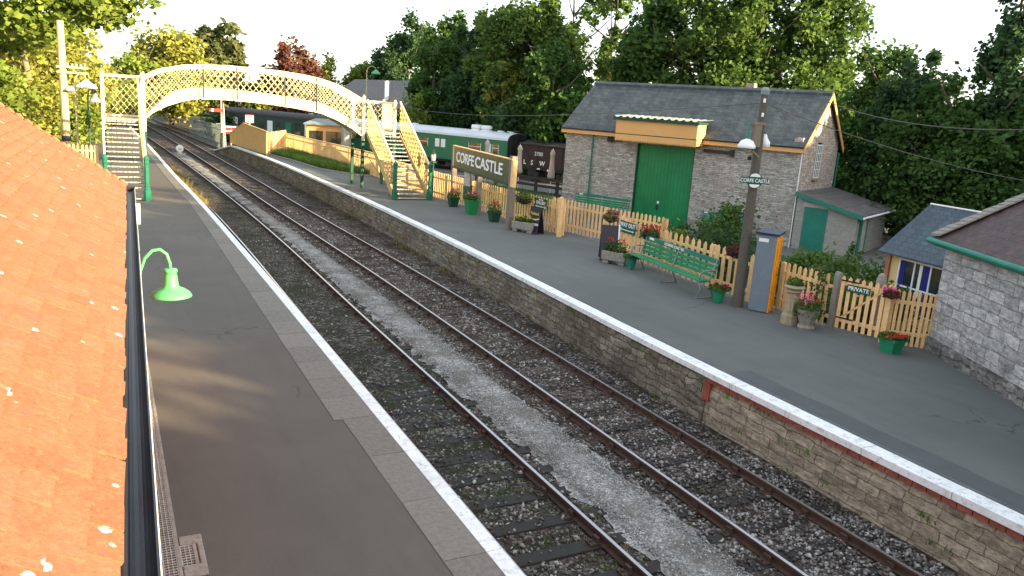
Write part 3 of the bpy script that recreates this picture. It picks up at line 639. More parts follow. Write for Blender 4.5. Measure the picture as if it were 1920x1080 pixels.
# ------------------------------------------------------------------ station building on the left (tiled roof under the camera)
ST = thing('station_building', 'brick station building with a sunlit orange clay tile roof and black gutter', 'station building', (0.0, 3.0, 0), -0.0259)
PR = R(35); RY0, RY1 = -1.6, 12.75
rg = random.Random(4); tb = MB()
def roofpt(s, y, h): return (-s*math.cos(PR)+h*math.sin(PR), y, 2.9+s*math.sin(PR)+h*math.cos(PR))
row = 0; s = 0.03
while s < 4.15:
    y = RY0-(row % 2)*.085; n = 0
    while y < RY1:
        wd = .235+rg.uniform(-.008, .008); a, b = y+.005, min(y+wd-.006, RY1+.03+rg.uniform(0, .015)); lift = rg.uniform(0, .012)+(rg.random() < .06)*.010; sk = rg.uniform(-.007, .007); th = .018
        s0 = s+sk; s1 = s+.21; hl0 = .032+lift+rg.uniform(-.002, .002); hr0 = .032+lift+rg.uniform(-.002, .003)
        if b > a+.03:
            tb.add([roofpt(s0, a, hl0-th), roofpt(s0+sk*.6, b, hr0-th), roofpt(s1, b, .0), roofpt(s1, a, .0), roofpt(s0, a, hl0), roofpt(s0+sk*.6, b, hr0), roofpt(s1, b, .012), roofpt(s1, a, .012)],
                   [(4, 7, 6, 5), (0, 1, 2, 3), (0, 4, 5, 1), (1, 5, 6, 2), (3, 2, 6, 7), (0, 3, 7, 4)])
        y += wd
    s += .145; row += 1
tb.build('roof', 'clay_tile', ST)
vb = MB()   # mortar bedded verge lumps
for k in range(27):
    s = .02+k*.155; p = roofpt(s, RY1-.02+rg.uniform(-.02, .02), .03); q = roofpt(s+.14, RY1-.02, .03)
    vb.tube([p, [(p[i]+q[i])/2+(.018 if i == 2 else 0) for i in range(3)], q], [.03*rg.uniform(.8, 1.3), .04*rg.uniform(.8, 1.2), .03], 6)
vb.build('verge_tiles', 'clay_tile', ST, smooth=True)
wb = MB(); wb.prism([(-.12, 0), (-.12, 2.74), (-3.55, 5.2), (-7.0, 2.74), (-7.0, 0)], RY0+.3, RY1-.12, 'y'); wb.build('wall', 'red_brick', ST)
ub = MB(); ub.add([roofpt(.03, RY0, -.03), roofpt(.03, RY1, -.03), roofpt(4.2, RY1, -.03), roofpt(4.2, RY0, -.03)], [(0, 1, 2, 3)])
a = roofpt(4.2, RY1, 0); ub.add([(a[0], RY0, a[2]), (a[0], RY1, a[2]), (-7.2, RY1, 2.7), (-7.2, RY0, 2.7)], [(0, 1, 2, 3)]); ub.build('roof_underlay', 'near_black', ST)
gb = MB(); n = 10; prof = [(.055+.070*math.cos(PI+PI*k/n), 2.885+.075*math.sin(PI+PI*k/n)) for k in range(n+1)]+[(.055+.062*math.cos(PI+PI*k/n), 2.885+.066*math.sin(PI+PI*k/n)) for k in range(n, -1, -1)]
gb.prism(prof, RY0, RY1+.05, 'y'); gb.box(-.015, .125, RY1+.05, RY1+.065, 2.80, 2.9)
gb.build('gutter', 'gutter_black', ST)
gb = MB(); gb.tube([(.130, RY0, 2.87), (.129, 4, 2.868), (.131, 8, 2.872), (.128, RY1, 2.87)], .0035, 6); gb.build('pale_cable', 'white', ST)
gb = MB(); gb.cyl((.06, RY1-.1, 2.8), (-.07, RY1-.1, 2.5), .035); gb.cyl((-.07, RY1-.1, 2.5), (-.07, RY1-.1, .02), .035); gb.build('downpipe', 'gutter_black', ST)
t = thing('hanging_sign', 'small white board hanging under the far end of the black gutter', 'sign', (.43, 15.6, 2.42))
b = MB(); b.box(-.012, .1, -.02, .0, -.17, .2); b.build('board', 'white', t); b = MB(); b.bar((.04, -.01, .2), (.04, -.01, .36), .012, .012); b.build('bracket', 'black', t)
# swan neck lamp
t = thing('wall_lamp', 'pale green swan-neck lamp reaching over the near platform from the station wall', 'lamp', (.02, 9.5, 2.2))
b = MB(); path = [(.0, 0, .05), (.14, 0, .06), (.215, 0, .13), (.245, 0, .3), (.28, 0, .50), (.33, 0, .64), (.41, 0, .725), (.49, 0, .735), (.555, 0, .68), (.585, 0, .58), (.59, 0, .5)]
b.tube(path, .019, 10); b.cyl((-.03, 0, .05), (.01, 0, .05), .06, n=14); b.build('bracket_arm', 'green_pale', t, smooth=True)
b = MB(); b.lathe([(.02, .52), (.07, .51), (.078, .485), (.065, .47), (.07, .44), (.082, .34), (.092, .30), (.15, .275), (.205, .235), (.226, .20), (.222, .192), (.14, .22), (.05, .25)], (.59, 0, 0), 28); b.build('lamp_shade', 'green_pale', t, smooth=True)
b = MB(); b.lathe([(.01, .17), (.035, .18), (.042, .21), (.03, .26)], (.59, 0, 0), 12); b.build('bulb', 'white', t, smooth=True)
# drain grates
def grate(t, x0, x1, y0, y1, pitch=.042):
    b = MB(); y = y0
    while y < y1: b.box(x0, x1, y, y+.007, .006, .022); y += pitch*1.15
    x = x0
    while x < x1: b.box(x, x+.006, y0, y1, .0065, .0215); x += pitch
    b.build('grid', 'grate_metal', t)
    b = MB(); b.box(x1, x1+.035, y0, y1, .002, .026); b.box(x0-.02, x0, y0, y1, .002, .024); b.build('frame', 'concrete', t)
    b = MB(); b.box(x0, x1, y0, y1, .001, .004); b.build('pit_shade', 'dark_void', t)  # flat near-black sheet paints the shade of the hollow under the bars
t = thing('drain_grate', 'long narrow metal drain grate set in the platform below the black gutter', 'drain grate', (0, 0, 0)); grate(t, .355, .49, 6.2, 14.4)
t = thing('inspection_grate', 'short square metal grate in a concrete surround beside the drain channel', 'drain grate', (0, 0, 0))
grate(t, .53, .655, 7.72, 8.12)
b = MB(); b.box(.53, .76, 7.50, 7.715, .002, .032); b.box(.53, .76, 8.125, 8.3, .002, .032); b.box(.70, .76, 7.715, 8.125, .002, .031); b.build('surround', 'concrete', t, bevel=.02)

# ------------------------------------------------------------------ footbridge
FB = thing('footbridge', 'cream lattice iron footbridge arching over both tracks with a staircase at each end', 'footbridge', (7, 42.5, 0))
FL = Matrix.Translation((-7, -42.5, 0))
def fb(mb, name, mat, parent=None, **k):
    mb.v = [(x-7, y-42.5, z) for x, y, z in mb.v]; return mb.build(name, mat, parent or FB, **k)
bx_ = [1.72, 2.1, 2.7, 3.4, 4.0, 4.8, 6.0, 7.3, 8.6, 9.97, 10.8, 11.6, 12.3]; bz_ = [2.98, 3.36, 3.70, 3.97, 4.11, 4.16, 4.15, 4.09, 3.98, 3.80, 3.52, 3.13, 2.66]
tx_ = [1.72, 2.5, 3.5, 4.35, 5.56, 6.8, 8.1, 9.14, 9.95, 10.8, 11.5, 12.3]; tz_ = [5.02, 5.42, 5.68, 5.77, 5.80, 5.80, 5.75, 5.66, 5.55, 5.33, 5.03, 4.62]
def gbot(x): return float(np.interp(x, bx_, bz_))
def gtop(x): return float(np.interp(x, tx_, tz_))
def gplate(x): return gbot(x)+.50*min(1, (x-1.5)/1.6)+.02 if x < 3 else gbot(x)+(.52 if x < 10.5 else .52-.1*(x-10.5))
def lattice(mb, f, u0, u1, low, high, pitch, k, wdt, th, nrm):
    span = max(high(u)-low(u) for u in np.linspace(u0, u1, 15))
    U = u0-span/k-pitch
    lo = min(low(u0), low(u1), low((u0+u1)/2))-.1
    for sgn in (1, -1):
        c = u0-(abs(high(u1)-low(u0))+abs(high(u0)-low(u1))+span)/k-1
        while c < u1+(abs(high(u1)-low(u0))+abs(high(u0)-low(u1))+span)/k+1:
            inside = []; 
            for i in range(0, 241):
                u = u0+(u1-u0)*i/240; v = lo+sgn*(u-c)*k
                if low(u)-.02 <= v <= high(u)+.02: inside.append((u, v))
            if len(inside) > 2: mb.bar(f(*inside[0]), f(*inside[-1]), wdt, th, up=nrm) if False else mb.bar(f(*inside[0]), f(*inside[-1]), th, wdt, up=nrm)
            c += pitch
def girder(y, nm):
    xs = np.linspace(1.72, 12.3, 61)
    b = MB(); tc = MB()
    for a, c in zip(xs[:-1], xs[1:]):
        b.add([(x, yy, z) for yy in (y-.012, y+.012) for x, z in ((a, gbot(a)), (c, gbot(c)), (c, gplate(c)), (a, gplate(a)))], [(0, 1, 2, 3), (7, 6, 5, 4), (0, 4, 5, 1), (3, 2, 6, 7)])
        for z0, z1, d in ((gbot, -.0, .07), (gtop, -.0, .05)):
            o = .0 if z0 is gbot else -.05
            (b if z0 is gbot else tc).add([(x, yy, z0(x)+o+h) for yy in (y-d, y+d) for x, h in ((a, 0), (c, 0), (c, .05), (a, .05))], [(0, 1, 2, 3), (7, 6, 5, 4), (0, 4, 5, 1), (3, 2, 6, 7)])
        tc.add([(x, yy, gtop(x)+h) for yy in (y-.02, y+.02) for x, h in ((a, -.20), (c, -.20), (c, -.05), (a, -.05))], [(0, 1, 2, 3), (7, 6, 5, 4), (0, 4, 5, 1), (3, 2, 6, 7)])
    fb(b, nm, 'cream'); fb(tc, 'top_chord', 'cream')
    b = MB(); lattice(b, lambda u, v: (u, y, v), 1.78, 12.25, gplate, lambda u: gtop(u)-.19, .30, 1.25, .055, .014, (0, 1, 0)); fb(b, 'lattice_panel', 'cream')
girder(41.6, 'girder'); girder(43.5, 'girder')
b = MB()
for a, c in zip(np.linspace(1.72, 12.3, 41)[:-1], np.linspace(1.72, 12.3, 41)[1:]):
    b.add([(x, yy, gbot(x)+h) for yy in (41.62, 43.48) for x, h in ((a, .1), (c, .1), (c, .18), (a, .18))], [(0, 1, 2, 3), (7, 6, 5, 4), (0, 4, 5, 1), (3, 2, 6, 7)])
for k in range(9):
    x = 2.4+k*1.2; b.box(x, x+.1, 41.62, 43.48, gbot(x)-.02, gbot(x)+.1)
for k in range(7):
    x = 10.55+k*.26; b.box(x, x+.28, 41.64, 43.46, gbot(x)+.2, gbot(x)+.25)
fb(b, 'deck', 'tread')
for x in (4.36, 5.9, 8.2, 9.78):
    b = MB(); z0 = gbot(x); z1 = gtop(x)
    b.tube([(x, 41.565, z1-.02), (x+.01, 41.56, z1-.5), (x+.02, 41.56, z0-.04)], .024, 6)
    b.tube([(x, 41.56, z1-.35), (x-.08, 41.42, z1-.75), (x-.24, 41.2, z1-1.15), (x-.28, 41.12, z0+.25), (x-.22, 41.15, z0+.02), (x, 41.45, z0-.06)], .024, 6)
    b.bar((x, 41.1, z0-.05), (x, 43.9, z0-.05), .05, .05); fb(b, 'bracing_hoop', 'near_black')
# landings
def landing(x0, x1, lab):
    b = MB(); b.box(x0, x1, 41.55, 43.55, 2.93, 3.02); b.box(x0, x1, 41.5, 41.55, 2.86, 3.02); fb(b, 'landing_floor', 'tread')
landing(.06, 1.72, 'l'); landing(12.3, 13.95, 'r')
def panel(P0, P1, z0, z1, mb=None):
    L = math.hypot(P1[0]-P0[0], P1[1]-P0[1]); dx, dy = (P1[0]-P0[0])/L, (P1[1]-P0[1])/L
    f = lambda u, v: (P0[0]+dx*u, P0[1]+dy*u, v)
    b = MB(); lattice(b, f, .03, L-.03, lambda u: z0, lambda u: z1, .27, 1.25, .045, .012, (dy, dx, 0)); fb(b, 'lattice_panel', 'cream')
    b = MB(); b.bar(f(0, z1+.04), f(L, z1+.04), .07, .12); fb(b, 'handrail', 'cream'); b = MB(); b.bar(f(0, z0), f(L, z0), .03, .1); fb(b, 'kick_rail', 'cream')
panel((.06, 43.5), (1.72, 43.5), 3.1, 4.92); panel((.06, 41.6), (.06, 43.5), 3.1, 4.92)
panel((12.3, 43.5), (13.95, 43.5), 3.1, 4.5); panel((13.95, 41.6), (13.95, 43.5), 3.1, 4.5)
def post(x, y, z0, z1, r, mat, split=None):
    b = MB()
    if split: b.box(x-r, x+r, y-r, y+r, z0, split, 1); b.box(x-r*.92, x+r*.92, y-r*.92, y+r*.92, split, z1, 0)
    else: b.box(x-r, x+r, y-r, y+r, z0, z1, 0)
    b.lathe([(r*1.3, 0), (r*1.35, .05), (r*.9, .08), (r*.5, .16), (.01, .18)], (x, y, z1), 10, 0)
    return fb(b, 'post', ['cream', 'green_dark'])
for x, y, z1 in ((.04, 41.55, 4.98), (1.74, 41.55, 5.05), (.04, 43.55, 4.98), (1.74, 43.55, 5.0), (12.26, 41.55, 4.7), (13.98, 41.55, 4.55), (12.26, 43.55, 4.6), (13.98, 43.55, 4.55)):
    post(x, y, 0, z1, .075, 'cream', 2.5)
for x0, x1, y in ((12.26, 13.98, 43.55), (.04, 1.74, 43.55)):
    b = MB(); b.tube([(x0, y, .4), (x1, y, 2.8)], .014, 6); b.tube([(x1, y, .4), (x0, y, 2.8)], .014, 6); fb(b, 'tie_rod', 'green_dark')
b = MB(); b.tube([(12.26, 41.6, .5), (12.26, 43.5, 2.7)], .014, 6); b.tube([(12.26, 43.5, .5), (12.26, 41.6, 2.7)], .014, 6); b.tube([(12.26, 41.6, 1.55), (12.26, 43.5, 1.55)], .02, 6); fb(b, 'tie_rod', 'green_dark')
def stairs(x0, x1, y0, y1, ztop, n, hr):
    sl = ztop/(y1-y0); b = MB()
    for k in range(n):
        y = y0+.05+(y1-y0-.1)*k/(n-1); z = .10+(ztop-.10)*k/(n-1)
        b.box(x0+.03, x1-.03, y+.071, y+.27, z-.045, z-.002, 1); b.box(x0+.03, x1-.03, y, y+.07, z-.05, z, 0)
    fb(b, 'treads', ['tread', 'tread_dark'])
    for x in (x0, x1):
        b = MB(); b.prism([(y0, .0), (y0+.2, 0), (y1, ztop-.25), (y1, ztop+.05), (y0, .28)], x-.015, x+.015, 'x'); fb(b, 'string_board', 'cream_sunlit')
        b = MB(); lattice(b, lambda u, v: (x, y0+u, v), .05, y1-y0-.02, lambda u: u*sl+.22, lambda u: u*sl+hr(u), .235, 1.9, .026, .012, (1, 0, 0)); fb(b, 'lattice_panel', 'cream_sunlit')
        b = MB(); b.bar((x, y0+.02, hr(0)+.04), (x, y1, ztop+hr(y1-y0)+.04), .075, .10); fb(b, 'handrail', 'cream')
        b = MB(); b.lathe([(.15, 0), (.15, .42), (.125, .45), (.135, .50), (.10, .54), (.095, 1.5), (.125, 1.54), (.10, 1.58), (.115, 1.7), (.12, 1.74), (.075, 1.80), (.03, 1.86), (.005, 1.88)], (x, y0-.02, 0), 8); fb(b, 'newel_post', 'green_newel')
stairs(.0, 1.50, 35.6, 41.5, 3.0, 17, lambda u: 1.62+.03*u)
stairs(12.45, 14.25, 36.65, 41.5, 3.0, 17, lambda u: 1.58-.0*u)

# ------------------------------------------------------------------ fences
def fence(label, P0, P1, h, sp, wd, seed=1, zb=0.04, posts=True, mat='fence_wood', solid=False, h1=None, toprail=False, name='picket_fence', group=None, dz=0):
    L = math.hypot(P1[0]-P0[0], P1[1]-P0[1]); t = thing(name, label, 'fence', (P0[0], P0[1], dz), math.atan2(P1[1]-P0[1], P1[0]-P0[0]), group)
    h1 = h if h1 is None else h1; rg = random.Random(seed); H = lambda x: h+(h1-h)*x/L
    b = MB(); x = sp*.3
    while x < L-wd*.5:
        hh = H(x)+rg.uniform(-.015, .015); t0 = rg.uniform(-.008, .008); z0 = zb+rg.uniform(-.01, .02)
        b.prism([(x, z0), (x+wd, z0), (x+wd+t0, hh-wd*.55), (x+wd/2+t0, hh), (x+t0, hh-wd*.55)], -.038, -.018, 'y') if not solid else b.prism([(x, z0), (x+wd, z0), (x+wd, H(x+wd)), (x, H(x))], -.038, -.018, 'y')
        x += sp
    b.build('pickets', mat, t)
    for fr in (.22, .78):
        b = MB(); b.add([(x, y, H(x)*fr+z) for x in (0, L) for y in (-.016, .03) for z in (-.04, .04)], [(0, 1, 3, 2), (4, 6, 7, 5), (0, 4, 5, 1), (2, 3, 7, 6), (1, 5, 7, 3), (0, 2, 6, 4)]); b.build('fence_rail', mat, t)
    if toprail:
        b = MB(); b.add([(x, y, H(x)+z) for x in (0, L) for y in (-.07, .05) for z in (-.02, .04)], [(0, 1, 3, 2), (4, 6, 7, 5), (0, 4, 5, 1), (2, 3, 7, 6), (1, 5, 7, 3), (0, 2, 6, 4)]); b.build('top_rail', mat, t)
    if posts:
        n = max(1, round(L/2.6))
        for k in range(n+1):
            x = L*k/n; b = MB(); b.box(x-.05, x+.05, .03, .13, -.1, H(x)-.05); b.build('post', mat, t)
    return t
fence('long picket fence behind the station name board', (14.95, 38.9), (15.78, 26.3), 1.33, .20, .10, 1)
fence('picket fence set back beside the goods shed bench', (16.25, 27.9), (17.65, 22.3), 1.33, .20, .10, 2)
fence('picket fence behind the green platform bench', (15.78, 22.2), (15.5, 15.0), 1.33, .29, .145, 3)
fence('picket fence between the grey cabinet and the gate', (15.74, 14.85), (15.66, 13.05), 1.33, .19, .10, 4)
fence('picket fence between the gate and the stone building', (15.95, 11.72), (16.78, 10.95), 1.30, .113, .066, 5, zb=.0)
fence('short return of picket fence in shade behind the chalk board', (16.6, 23.3), (15.78, 22.25), 1.33, .2, .1, 6, posts=False)
fence('solid boarded ochre fence rising from the platform ramp', (9.95, 74.4), (10.35, 69.2), .85, .14, .14, 7, solid=True, h1=2.0, mat='ochre_board', toprail=True, name='boarded_fence')
fence('solid boarded ochre fence sloping down to the pickets', (10.35, 69.1), (11.0, 62.2), 2.0, .14, .14, 8, solid=True, h1=1.72, mat='ochre_board', toprail=True, name='boarded_fence')
fence('short sunlit picket fence beside the boarded ramp fence', (11.0, 62.0), (13.4, 67.5), 1.72, .33, .17, 9, mat='fence_wood')
fence('ochre fence with a flat top rail behind the grass strip', (13.4, 67.5), (14.9, 47.2), 1.42, .17, .12, 10, toprail=True)
fence('ochre fence seen below the right-hand bridge stairs', (14.9, 47.1), (15.0, 39.1), 1.35, .17, .12, 11)
b = MB(); b.box(-.075, .075, -.06, .06, 0, 1.5, rz=.2); b.prism([(-.075, 1.5), (.075, 1.5), (0, 1.56)], -.06, .06, 'y'); t = thing('gate_post', 'stout sawn timber post at the end of the long picket fence', 'post', (15.55, 26.05, 0)); b.build('shaft', 'fence_wood', t)
# gate
G0, G1 = (15.66, 12.82), (15.93, 11.78); L = math.hypot(G1[0]-G0[0], G1[1]-G0[1])
t = thing('picket_gate', 'wooden picket gate carrying the small green PRIVATE sign', 'gate', (*G0, 0), math.atan2(G1[1]-G0[1], G1[0]-G0[0]))
b = MB()
for k in range(7):
    x = k*(L-.1)/6; hh = 1.38-.0*k; b.prism([(x, .1), (x+.085, .1), (x+.085, hh-.06), (x+.042, hh), (x, hh-.06)], -.045, -.022, 'y')
b.build('pickets', 'fence_wood', t)
for z in (.3, 1.2):
    b = MB(); b.box(0, L, -.02, .02, z-.045, z+.045); b.build('gate_rail', 'fence_wood', t)
b = MB(); b.bar((.08, -.0, .34), (L-.12, -.0, 1.15), .04, .09, up=(0, 1, 0)); b.build('brace', 'fence_wood', t)
for z in (.36, 1.27):
    b = MB(); b.box(.0, .42, -.052, -.047, z-.018, z+.018); b.build('strap_hinge', 'black', t)
s = thing('private_sign', 'small green PRIVATE sign screwed to the picket gate', 'sign', (G0[0]-.052+.1, G0[1]-.45, 1.12), t.rotation_euler.z)
b = MB(); b.box(-.28, .28, -.012, .0, -.085, .085); b.build('board', 'sign_green', s, bevel=.004); text('PRIVATE', .135, 'white', s, (0, -.015, 0), bold=.002)
for (x, y, h, lab) in ((15.72, 12.98, 1.42, 'square concrete gatepost with a chamfered top left of the picket gate'), (15.98, 11.68, 1.36, 'wooden post with a pale cap right of the picket gate')):
    t = thing('gate_post', lab, 'post', (x, y, 0)); b = MB(); b.box(-.07, .07, -.05, .09, 0, h-.08); b.prism([(-.07, h-.08), (.07, h-.08), (.035, h), (-.035, h)], -.05, .09, 'y'); b.build('shaft', 'stone_grey' if h > 1.4 else 'fence_wood', t)
t = thing('stone_post', 'short weathered concrete post among the bushes behind the gate', 'post', (16.3, 12.25, -.6)); b = MB(); b.lathe([(.12, 0), (.12, 1.95), (.09, 2.07), (.03, 2.13)], (0, 0, 0), 8); b.build('shaft', 'concrete', t)

# ------------------------------------------------------------------ goods shed
SA = math.atan2(-.90218, .43136); SD = (.43136, -.90218); SN = (.90218, .43136)
GS = thing('goods_shed', 'grey stone goods shed with slate roof and ochre canopy over tall green doors', 'goods shed', (23.5, 39.4, 0), SA)
ZY = -.95
b = MB(); b.box(0, 4.6, 0, .4, ZY, 4.05); b.box(7.95, 13.3, 0, .4, ZY, 4.05); b.box(4.6, 7.95, 0, .4, 3.35, 4.05)
gw = MB(); gw.prism([(0.4, ZY), (5.9, ZY), (5.9, 4.05), (2.95, 6.42), (0.4, 4.37)], 12.9, 13.3, 'x'); gw.box(12.9, 13.3, .0, .4, 4.051, 4.3)
b.prism([(0.4, ZY), (5.9, ZY), (5.9, 4.05), (2.95, 6.42), (0.4, 4.37)], 0, .4, 'x'); b.box(.4, 12.9, 5.5, 5.9, ZY, 4.05)
b.build('wall', 'shed_stone', GS); gw.build('gable_wall', 'gable_stone_lit', GS)
def slab(mb, x0, x1, ya, za, yb, zb, th):
    mb.add([(x0, ya, za), (x1, ya, za), (x1, yb, zb), (x0, yb, zb), (x0, ya, za-th), (x1, ya, za-th), (x1, yb, zb-th), (x0, yb, zb-th)], [(0, 1, 2, 3), (7, 6, 5, 4), (0, 4, 5, 1), (1, 5, 6, 2), (2, 6, 7, 3), (3, 7, 4, 0)])
k = (6.5-4.05)/2.95
b = MB(); slab(b, -.2, 13.5, -.28, 4.1-k*.28, 2.95, 6.53, .05); slab(b, -.2, 13.5, 6.18, 4.1-k*.28, 2.95, 6.53, .05); rf = b.build('roof', 'slate_blue', GS)
b = MB(); b.prism([(2.78, 6.50), (2.95, 6.62), (3.12, 6.50), (3.12, 6.40), (2.95, 6.53), (2.78, 6.40)], -.2, 13.5, 'x'); b.build('ridge_tiles', 'slate_blue', rf)
b = MB(); b.box(8.9, 9.35, 3.2, 3.6, 6.1, 6.85); b.lathe([(.1, 0), (.12, .2), (.09, .3)], (3.2, 3.3, 6.4), 10); b.build('chimney', 'stone_buff', rf)
b = MB(); b.box(-.18, 3.72, -.30, -.27, 3.60, 3.80); b.box(8.45, 13.48, -.30, -.27, 3.60, 3.80); b.box(-.18, 13.48, -.27, -.02, 3.60, 3.63); b.build('fascia', 'yellow_ochre', GS)
b = MB(); b.box(-.2, 13.5, -.36, -.30, 3.80, 3.87); b.build('gutter', 'black', GS)
b = MB()
for sy in (1, -1):
    y0 = 2.95-sy*3.23; b.add([(x, y, z) for x in (13.5, 13.54) for y, z in ((y0, 3.84), (2.95, 6.5), (2.95, 6.27), (y0, 3.58))], [(0, 1, 2, 3), (7, 6, 5, 4), (0, 4, 5, 1), (1, 5, 6, 2), (2, 6, 7, 3), (3, 7, 4, 0)])
b.build('barge_board', 'yellow_ochre', GS)
b = MB()
for kx in range(16): b.box(4.62+kx*.207, 4.62+kx*.207+.2, .16, .20, ZY, 3.36)
dr = b.build('door', 'green_door', GS); b = MB(); b.cyl((6.1, .12, .35), (6.1, .16, .35), .07, n=12); b.build('handle', 'white', dr); b = MB(); b.box(5.98, 6.12, .13, .16, -.05, .2); b.build('lock', 'near_black', dr)
b = MB(); b.box(4.60, 4.66, .05, .16, ZY, 3.36); b.build('door_jamb', 'green_dark', GS); b = MB(); b.box(7.89, 7.95, .05, .16, ZY, 3.36); b.build('door_jamb', 'green_dark', GS)
CP = MB(); CP.box(3.75, 8.40, -1.0, -.97, 3.62, 4.55); CP.box(3.75, 3.78, -.97, -.02, 3.62, 4.55); CP.box(8.37, 8.40, -.97, -.02, 3.62, 4.55)
cn = CP.build('canopy', 'yellow_ochre', GS)
b = MB(); x = 3.76
while x < 8.36: b.prism([(x, 3.52), (x+.13, 3.52), (x+.13, 3.80), (x, 3.80)], -1.025, -1.004, 'y'); b.prism([(x+.01, 3.52), (x+.025, 3.46), (x+.065, 3.43), (x+.105, 3.46), (x+.12, 3.52)], -1.024, -1.005, 'y'); x += .13
y = -.98
while y < -.06: b.box(8.404, 8.42, y, y+.12, 3.50, 3.80); y += .13
b.build('valance', 'yellow_ochre', cn)
b = MB(); b.box(3.74, 8.43, -1.04, -1.026, 3.80, 3.835); b.box(8.421, 8.43, -1.02, -.02, 3.80, 3.835); b.box(3.62, 8.5, -1.12, -1.0, 4.52, 4.66); b.box(8.42, 8.5, -1.0, -.02, 4.56, 4.66); b.build('trim', 'green_dark', cn)
b = MB(); nseg = 60; xs = np.linspace(3.58, 8.54, nseg+1)
for i in range(nseg):
    za = .05*math.sin(i*1.3); zc = .05*math.sin((i+1)*1.3); b.add([(xs[i], -1.15, 4.69+za), (xs[i+1], -1.15, 4.69+zc), (xs[i+1], .55, 4.79+zc), (xs[i], .55, 4.79+za)], [(0, 1, 2, 3)])
b.build('canopy_roof', 'galv', cn)
b = MB(); b.box(2.85, 3.7, -.14, -.04, 3.36, 3.52); b.box(2.8, 3.05, -.17, -.03, 3.3, 3.6); b.build('door_beam', 'near_black', GS); b = MB(); b.box(8.45, 10.0, -.14, -.04, 3.22, 3.38); b.box(9.85, 10.05, -.17, -.03, 3.12, 3.46); b.build('door_beam', 'near_black', GS)
b = MB(); b.cyl((1.84, -.1, ZY), (1.84, -.1, 3.75), .045, n=8); b.build('downpipe', 'green_teal', GS)
b = MB(); b.cyl((13.36, -.02, ZY), (13.36, -.02, 3.6), .03, n=8); b.build('downpipe', 'white', GS)
b = MB(); b.cyl((13.38, 5.95, 3.6), (13.38, 5.95, 1.6), .04, n=8); b.build('downpipe', 'green_teal', GS)
b = MB(); b.cyl((10.85, -.03, 3.12), (10.85, .05, 3.12), .11, n=12); b.build('wall_vent', 'black', GS)
wn = MB(); wn.prism([(2.25, 2.35), (3.1, 2.35), (3.1, 3.95), (2.95, 4.1), (2.4, 4.1), (2.25, 3.95)], 13.302, 13.31, 'x'); wo = wn.build('window', 'glass_dark', GS)
b = MB()
for yy in (2.25, 2.52, 2.8, 3.07): b.box(13.312, 13.35, yy, yy+.035, 2.35, 4.02)
for zz in (2.35, 2.75, 3.15, 3.55, 3.95): b.box(13.313, 13.345, 2.26, 3.09, zz, zz+.035)
b.build('frame', 'white', wo); b = MB(); b.box(13.30, 13.42, 2.15, 3.2, 2.24, 2.34); b.build('sill', 'stone_buff', wo)
# lean-to annex
AX = thing('lean_to_store', 'small block lean-to with mono-pitch roof and green door beside the goods shed gable', 'outbuilding', (23.5+SD[0]*13.42, 39.4+SD[1]*13.42, 0), SA)
b = MB(); b.prism([(0, ZY), (2.85, ZY), (2.85, 1.0), (0, 1.68)], .02, .25, 'y'); b.box(2.6, 2.85, 1.9, 5.4, ZY, 1.0); b.box(2.6, 2.85, .25, .5, ZY, 1.0); b.box(.0, 2.85, 5.4, 5.6, ZY, 1.0); b.build('wall', 'annex_block', AX)
b = MB(); b.add([(x, y, z+dz) for dz in (0, .06) for x, y, z in ((-.02, -.25, 1.74), (3.15, -.25, .98), (3.15, 5.8, .98), (-.02, 5.8, 1.74))], [(3, 2, 1, 0), (4, 5, 6, 7), (0, 1, 5, 4), (1, 2, 6, 5), (2, 3, 7, 6), (3, 0, 4, 7)]); b.build('roof', 'slate_grey', AX)
b = MB(); b.add([(x, y, z) for y in (-.29, -.26) for x, z in ((-.02, 1.78), (3.17, 1.02), (3.17, .84), (-.02, 1.60))], [(0, 1, 2, 3), (7, 6, 5, 4), (0, 4, 5, 1), (1, 5, 6, 2), (2, 6, 7, 3), (3, 7, 4, 0)]); b.build('barge_board', 'green_teal', AX)
b = MB(); b.cyl((3.19, -.3, .95), (3.19, 5.8, .95), .05, n=8); b.build('gutter', 'white', AX)
b = MB(); b.box(.42, 1.5, -.01, .018, ZY, 1.12); b.build('door', 'green_teal', AX); b = MB(); b.box(.32, 1.62, -.03, .018, 1.13, 1.32); b.build('lintel', 'render_grey', AX)
b = MB(); b.box(2.86, 2.9, .5, 1.9, ZY, .9); b.build('side_door', 'green_teal', AX)
b = MB(); b.box(2.87, 2.93, .9, 1.5, -.9, .8); b.build('side_panel', 'render_grey', AX)
# slate roofed hut
HT = thing('slate_hut', 'small hut with blue slate roof and white window behind the garden fence', 'hut', (19.35, 14.45, 0), math.atan2(-1.6, -.24))
b = MB(); b.box(0.12, 3.2, 0, .15, -.95, 1.62); b.box(.12, .27, .15, 2.4, -.95, 1.62); b.prism([(0, 1.62), (2.4, 1.62), (1.2, 2.75)], .12, .27, 'x'); b.build('wall', 'yellow_cream', HT)
b = MB(); b.box(-.02, .115, -.06, .2, -.95, 1.5); b.build('corner_pier', 'pink_brick', HT)
b = MB(); slab(b, -.12, 3.4, -.3, 1.58, 1.25, 2.90, .04); slab(b, -.12, 3.4, 2.8, 1.58, 1.25, 2.90, .04); b.build('roof', 'slate_small', HT)
b = MB(); b.cyl((-.1, 1.25, 2.92), (3.4, 1.25, 2.92), .025, n=8); b.build('ridge_tiles', 'white', HT)
b = MB(); b.box(.48, 2.05, -.02, -.004, .05, 1.45); wo = b.build('window', 'glass_dark', HT)
b = MB()
for x in (.44, .96, 1.50, 2.02): b.box(x, x+.045, -.05, -.021, .05, 1.5)
for z in (.05, .72, 1.44): b.box(.44, 2.06, -.048, -.0205, z, z+.045)
